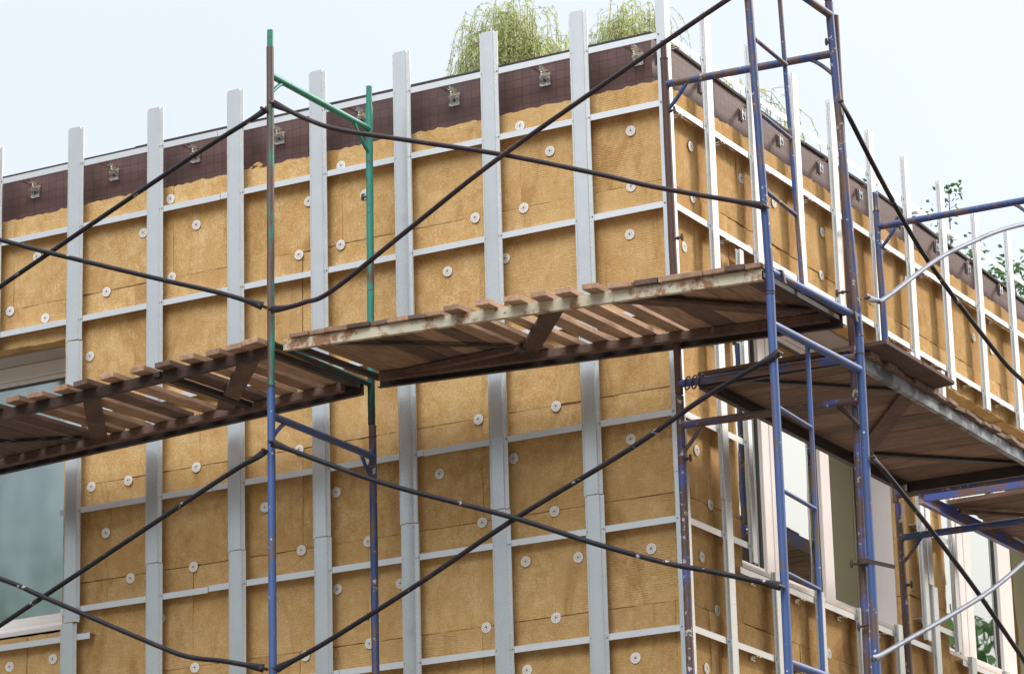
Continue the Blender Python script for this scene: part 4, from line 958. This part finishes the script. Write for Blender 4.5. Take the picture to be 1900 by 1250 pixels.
def bushy(base, top_z, rx, label, seed, clumps=60, per=90, leafL=.16, name='leafy_tree', m='leaf_green', group=None, rz=None, spread=.75):
    rd = random.Random(seed); root = empty(name, base); base = Vector(base); H = top_z-base.z; rz = rz or H*.33; cz = top_z-rz*.95
    tr = MB(); fork = base+Vector((0, 0, H*.42)); limb(tr, [base, base+Vector((.1, 0, H*.25)), fork], .3, .2, 10); lv = MB()
    for i in range(clumps):
        u = rd.uniform(-1, 1); a = rd.uniform(0, 2*math.pi); s = (1-u*u)**.5; k = rd.uniform(.35, 1.0)**.6
        c = Vector((base.x+rx*k*s*math.cos(a), base.y+rx*k*s*math.sin(a), cz+rz*k*u)); cr = spread*rd.uniform(.5, 1.2)
        mid = fork.lerp(c, .5)+Vector((0, 0, .4)); limb(tr, [fork*(1-t)**2+mid*2*t*(1-t)+c*t*t for t in (0, .25, .5, .75, 1)], .07 if leafL > .2 else .022, .006, 5)
        for _ in range(per):
            d = Vector((rd.gauss(0, 1), rd.gauss(0, 1), rd.gauss(0, .8))); p = c+d*cr*.5
            leaf_quad(lv, p, Vector((rd.uniform(-1, 1), rd.uniform(-1, 1), rd.uniform(-.8, .4))), leafL*rd.uniform(.7, 1.3), leafL*.55, rd)
    build('trunk', tr, M['bark'], root, smooth=True); build('crown', lv, M[m], root)
    tag(root, label, 'tree', group); return root
def ray(px, py, ydepth):     # only used to choose sensible standing places for far trees
    d = (r2*((px-950)/6345.16)+u2*((625-py)/6345.16)+fw); t = (ydepth-CAMLOC.y)/d.y; return CAMLOC+d*t
a = ray(945, 2, 40); willow((a.x, a.y, GROUND), a.z+.45, .85, 'yellow green weeping willow crown rising left of the others behind the parapet', 3, 26, 20, drop=.7)
a = ray(1000, 55, 42); willow((a.x, a.y, GROUND), a.z+.45, .65, 'low rounded willow crown between the two taller ones behind the parapet', 9, 16, 18, drop=.4)
a = ray(1160, 5, 46); willow((a.x, a.y, GROUND), a.z+.50, 1.0, 'wispy weeping willow behind the parapet, close to the corner upright', 5, 22, 18, drop=.6)
a = ray(1350, 105, 30); willow((a.x, a.y, GROUND), a.z+.25, .75, 'thin hanging willow crown behind the parapet right of the corner', 11, 10, 9, .07, drop=.6)
a = ray(1285, 110, 32); willow((a.x, a.y, GROUND), a.z+.3, .6, 'small willow crown just right of the corner behind the parapet', 12, 8, 12, .09, drop=.6)
a = ray(1590, 330, 20); bushy((a.x-.2, a.y, GROUND), a.z-.15, .9, 'dark leafy tree peeking over the right facade parapet', 21, 40, 60, .075, group='trees behind the roof', rz=1.2, spread=.35)
a = ray(1725, 345, 22); bushy((a.x, a.y, GROUND), a.z, .6, 'sparse leafy branch tips above the right facade parapet', 23, 14, 38, .085, group='trees behind the roof', rz=1.0, spread=.30)
a = ray(1872, 430, 19); bushy((a.x+.25, a.y, GROUND), a.z-.30, .9, 'dense leafy tree over the parapet near the right photo edge', 25, 34, 60, .085, group='trees behind the roof', rz=1.4, spread=.32)
# trees standing across the yard; seen only mirrored in the window glass
for i, (x, y, tz, rx_) in enumerate(((-28, -30, 8.0, 4.5), (-36, -32, 9.6, 4.5), (-23, -37, 8.8, 4.5))):
    bushy((x, y, GROUND), tz, rx_, f'tall green yard tree mirrored in the left window glass, {ORD[i+1]} of three', 40+i, 60, 70, .45, group='yard trees behind the photographer', rz=4.6, spread=1.4)
for i, (x, y, tz, rx_) in enumerate(((15, 40, 8.0, 5), (22, 50, 10.5, 5), (10, 36, 5.5, 3))):
    bushy((x, y, GROUND), tz, rx_, f'tall green yard tree mirrored in the right facade windows, {ORD[i+1]} of three', 50+i, 60, 70, .45, group='yard trees beyond the right facade', rz=5.0, spread=1.4)
